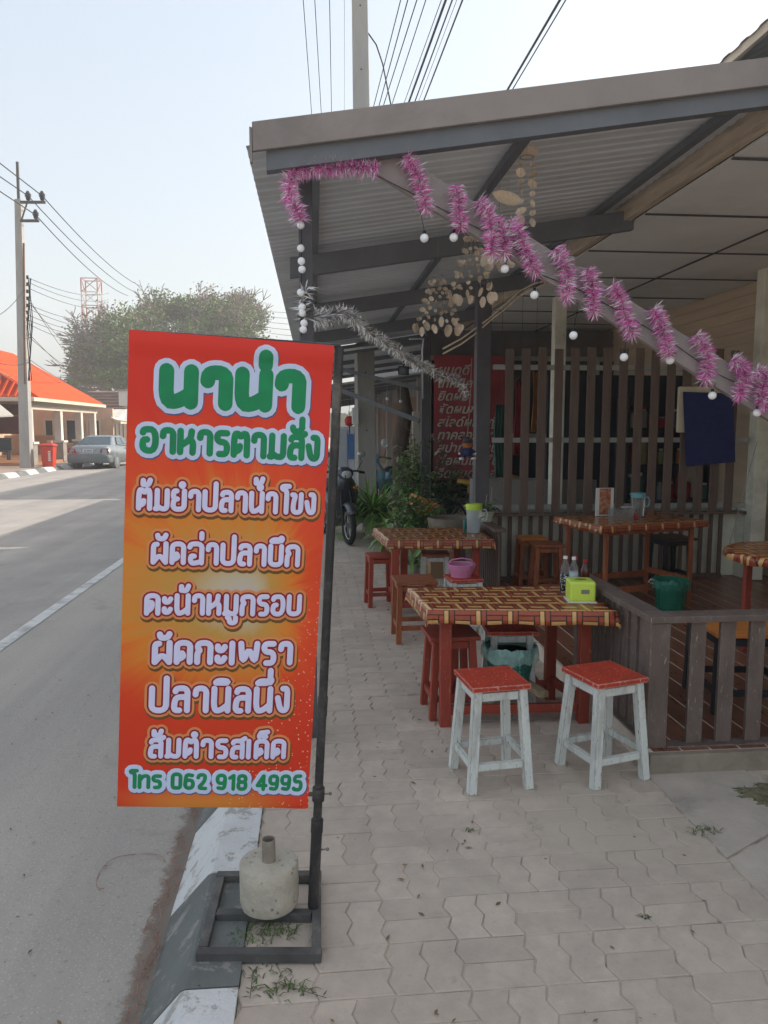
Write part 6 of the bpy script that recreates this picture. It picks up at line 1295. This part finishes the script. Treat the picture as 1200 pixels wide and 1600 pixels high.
def plant(label, x, y, z, r, h, pm, kind, m, n, L, Wd, spread=1, seed=0, extra=None):
    rr = random.Random(seed); pl = thing('potted_plant', label, 'plant', (x, y, z)); pot(pl, r, h, pm); t = MB(); mats = m if isinstance(m, list) else [m]
    if kind == 'grass':
        for k in range(n):
            a = rr.uniform(0, 6.28); e = rr.uniform(.2, 1.15); leaf(t, Vector((rr.gauss(0, r * .3), rr.gauss(0, r * .3), h * .85)), Vector((cos(a) * cos(e) * spread, sin(a) * cos(e) * spread, sin(e) + .35)), L * rr.uniform(.6, 1.1), Wd, rr.uniform(.25, .7), rr.randrange(len(mats)))
        t.build('leaves', mats, pl, world=False, smooth=False)
    else:
        st_ = MB(); br = []
        for k in range(kind[0]):
            a = rr.uniform(0, 6.28); tilt = rr.uniform(.05, kind[2]) ; top = Vector((cos(a) * tilt, sin(a) * tilt, 1)).normalized() * kind[1] * rr.uniform(.6, 1.1) + Vector((0, 0, h * .8)); p0 = Vector((rr.gauss(0, r * .3), rr.gauss(0, r * .3), h * .8)); mid = p0.lerp(top, .5) + Vector((rr.gauss(0, .03), rr.gauss(0, .03), 0)); st_.tube([p0, mid, top], .006, 5, r1=.003); br.append((p0, mid, top))
        st_.build('stems', mat('stem_brown', (.12, .10, .05), .8), pl, world=False, smooth=True)
        for k in range(n):
            p0, mid, top = rr.choice(br); f = rr.uniform(.25, 1); q = p0.lerp(mid, f * 2) if f < .5 else mid.lerp(top, f * 2 - 1); q += Vector((rr.gauss(0, .035), rr.gauss(0, .035), rr.gauss(0, .03))) * spread; a = rr.uniform(0, 6.28)
            leaf(t, q, Vector((cos(a), sin(a), rr.uniform(-.1, .8))), L * rr.uniform(.6, 1.2), Wd * rr.uniform(.7, 1.2), rr.uniform(.1, .5), rr.randrange(len(mats)))
        t.build('leaves', mats, pl, world=False)
    return pl
plant('big potted plant of long bright green arching blades beside the concrete power pole', .90, 11.4, 0, .17, .30, M_pot, 'grass', [M_l1, M_l1, M_l1, M_l3], 420, 1.0, .015, .85, 1)
plant('pale striped spiky plant in front of the long bladed plant', .98, 9.9, 0, .14, .22, M_brpot, 'grass', [M_l3, M_l1], 90, .42, .018, 1.2, 2)
plant('dense dark green glossy bush in front of the clay planter', 1.22, 9.35, 0, .18, .28, M_clay, (30, .58, .95), [M_l2, M_l2, M_l1, M_l3], 1500, .085, .022, 1.4, 3)
plant('tall loose leafy shrub rising behind the dark green bush', 1.42, 10.6, 0, .18, .34, M_clay, (16, 1.15, .45), [M_l1, M_l2, M_l3], 620, .13, .024, 1.5, 4)
plant('yellow green spiky plant between the bush and the long bladed plant', 1.12, 10.3, 0, .13, .35, M_pot, 'grass', [M_l4, M_l1], 60, .5, .016, 1.1, 5)
plant('taller thin shrub with drooping leaves left of the cream ribbed pillar', 1.75, 12.6, 0, .18, .34, M_clay, (14, 1.25, .5), [M_l2, M_l1], 480, .14, .022, 1.6, 6)
plant('small plant with broad green leaves in a white pot under the far table', 1.10, 8.45, 0, .10, .11, M_pot, 'grass', [M_l3, M_l1], 46, .33, .022, .8, 7)
plant('dark leafy shrub against the salon price board', 1.95, 10.9, 0, .17, .32, M_clay, (14, .85, .6), [M_l2], 480, .12, .022, 1.5, 9)
pp = plant('small herb pot with incense sticks on the far end of the deck railing', 1.655, 7.12, .7505, .075, .10, mat('cream_pot', (.5, .5, .42), .6), (9, .08, .9), [M_l2, M_l1], 80, .06, .016, 1.1, 8)
for k, (dx, hh) in enumerate(((.03, .24), (-.02, .17))): t = MB(); t.tube([(dx, 0, .09), (dx + .02, 0, .09 + hh)], .0035, 5); t.build('incense_stick', mat('pink_stick', (.45, .3, .28), .7), pp, world=False)
cp = thing('clay_bowl_planter', 'wide old clay bowl on a stand behind the far pavement table', 'planter', (1.62, 8.75, 0))
t = MB(); t.lathe([(.001, .34), (.18, .34), (.27, .45), (.295, .58), (.275, .60), (.25, .585), (.23, .5), (.001, .48)], 36); t.build('bowl', M_clay, cp, world=False, smooth=True)
t = MB(); t.lathe([(.20, 0), (.17, .04), (.15, .30), (.19, .338), (.001, .338)], 24); t.build('stand', M_clay, cp, world=False, auto=40)
wc = thing('wooden_crate', 'tilted orange brown wooden crate among the dark shrubs', 'crate', (1.40, 9.95, .50), radians(25)); wc.rotation_euler = (0, radians(24), radians(10))
for dz in (0, .09, .18): t = MB(); t.cbox((0, -.12, dz), .36, .012, .075); t.build('board', M_orw, wc, world=False, bevel=.002); t = MB(); t.cbox((0, .12, dz), .36, .012, .075); t.build('board', M_orw, wc, world=False, bevel=.002)
for sx in (-.17, .17): t = MB(); t.cbox((sx, 0, .09), .02, .226, .25); t.build('end_board', M_orw, wc, world=False, bevel=.002)
t = MB(); t.cbox((1.40, 10.0, .2), .4, .34, .40); tag(t.build('plant_stand', M_drk, None, bevel=.01), 'low dark stand carrying the tilted wooden crate', 'stand')
bx = thing('cardboard_box', 'brown cardboard box on the pavement under the far table', 'box', (1.38, 8.2, .0), radians(4))
t = MB(); t.cbox((0, 0, .15), .26, .24, .30); t.build('carton', mat('cardboard', (.33, .21, .12), .9, .1, 5, .1), bx, world=False, bevel=.003); t = MB(); t.cbox((0, -.121, .22), .05, .002, .012); t.build('hand_hole', M_drk, bx, world=False)
# goods seen through the slats
M_tc = {c_: mat('goods_' + c_, v_, .5, .15, 8, 0) for c_, v_ in dict(red=(.24, .025, .03), green=(.03, .09, .075), white=(.45, .46, .43), olive=(.22, .21, .09), orange=(.35, .14, .04), blue=(.04, .07, .2), grey=(.2, .21, .21)).items()}
sf = thing('goods_shelf', 'shelf unit with goods seen through the right end of the slat screen', 'shelf', (4.3, 8.6, .1))
for z in (.35, .78, 1.2, 1.62): t = MB(); t.box(3.62, 4.68, 8.45, 8.8, z, z + .025); t.build('shelf_board', M_drk, sf)
for x_ in (3.6, 4.68): t = MB(); t.box(x_, x_ + .025, 8.45, 8.8, .1, 2.0); t.build('side_panel', M_drk, sf)
rr = random.Random(21)
for z in (.375, .805, 1.225, 1.645):
    x_ = 3.66; nth = 0
    while x_ < 4.6:
        w_ = rr.uniform(.05, .11); h_ = rr.uniform(.12, .33); cc = rr.choice(['red', 'green', 'white', 'olive', 'orange', 'red', 'blue', 'grey'])
        pk_ = thing('packet', '%s packet, %s from the left on the %s goods shelf behind the slats' % (cc, 'first second third fourth fifth sixth seventh eighth ninth tenth eleventh twelfth thirteenth'.split()[nth], {.375: 'lowest', .805: 'second', 1.225: 'third', 1.645: 'top'}[z]), 'packet', (x_ + w_ / 2, 8.56, z + .0005), 0, 'goods on the shelf behind the slats'); nth += 1
        t = MB(); t.lathe([(.001, 0), (w_ / 2, 0), (w_ / 2, h_ * .75), (w_ * .3, h_ * .9), (w_ * .3, h_), (.001, h_)], 12); t.build('body', M_tc[cc], pk_, world=False, auto=40)
        t = MB(); t.lathe([(w_ * .32, h_ * .91), (w_ * .32, h_ * 1.04), (.001, h_ * 1.04)], 12); t.build('cap', M_tc[rr.choice(['white', 'red', 'grey'])], pk_, world=False, auto=40); x_ += w_ + rr.uniform(.01, .05)
for lab, x0, x1, z0, z1, cc in (('red garment hanging behind the slat screen left of the cream pillar', 2.20, 2.34, 1.35, 2.15, 'red'), ('dark green garment hanging behind the slat screen', 1.98, 2.12, 1.1, 1.9, 'green'), ('orange curtain strip hanging behind the slat screen', 2.40, 2.46, 1.6, 2.25, 'orange')):
    g = thing('hanging_garment', lab, 'garment', ((x0 + x1) / 2, 8.2, z1)); t = MB(); n = 14
    t.loft([[(x0 + (x1 - x0) * j / n + .01 * sin(z * 7), 8.2 + .025 * sin(j * 1.7 + z * 2), z) for j in range(n + 1)] for z in [z0 + (z1 - z0) * q / 8 for q in range(9)]], cap=False, closed=False); o = t.build('cloth', M_tc[cc], g, smooth=True); s_ = o.modifiers.new('t', 'SOLIDIFY'); s_.thickness = .008
    t = MB(); t.tube([(x0, 8.2, z1), ((x0 + x1) / 2, 8.2, z1 + .07), (x1, 8.2, z1)], .004, 5); t.tube([((x0 + x1) / 2, 8.2, z1 + .07), ((x0 + x1) / 2, 8.2, 3.19)], .002, 4); t.build('hanger', M_stl, g, smooth=True)
tag(B('back_counter', M_sh1, None, (2.0, 3.5, 8.9 + .2, 9.6, .0, 1.0)), 'grey counter behind the slat screen at the back of the restaurant', 'counter')

# ------------------------------------------------------------------ dusty air
hz = MB(); hz.box(-60, 60, -12, 165, -1.3, 27); o = hz.build('haze', []); o.data.materials.clear()
m = bpy.data.materials.new('haze'); m.use_nodes = True; nt = m.node_tree; nt.nodes.clear(); pv = nt.nodes.new('ShaderNodeVolumePrincipled'); pv.inputs['Color'].default_value = (.985, .99, 1, 1); pv.inputs['Density'].default_value = .002; pv.inputs['Anisotropy'].default_value = .3
nt.links.new(pv.outputs[0], nt.nodes.new('ShaderNodeOutputMaterial').inputs['Volume']); o.data.materials.append(m); tag(o, kind='stuff')
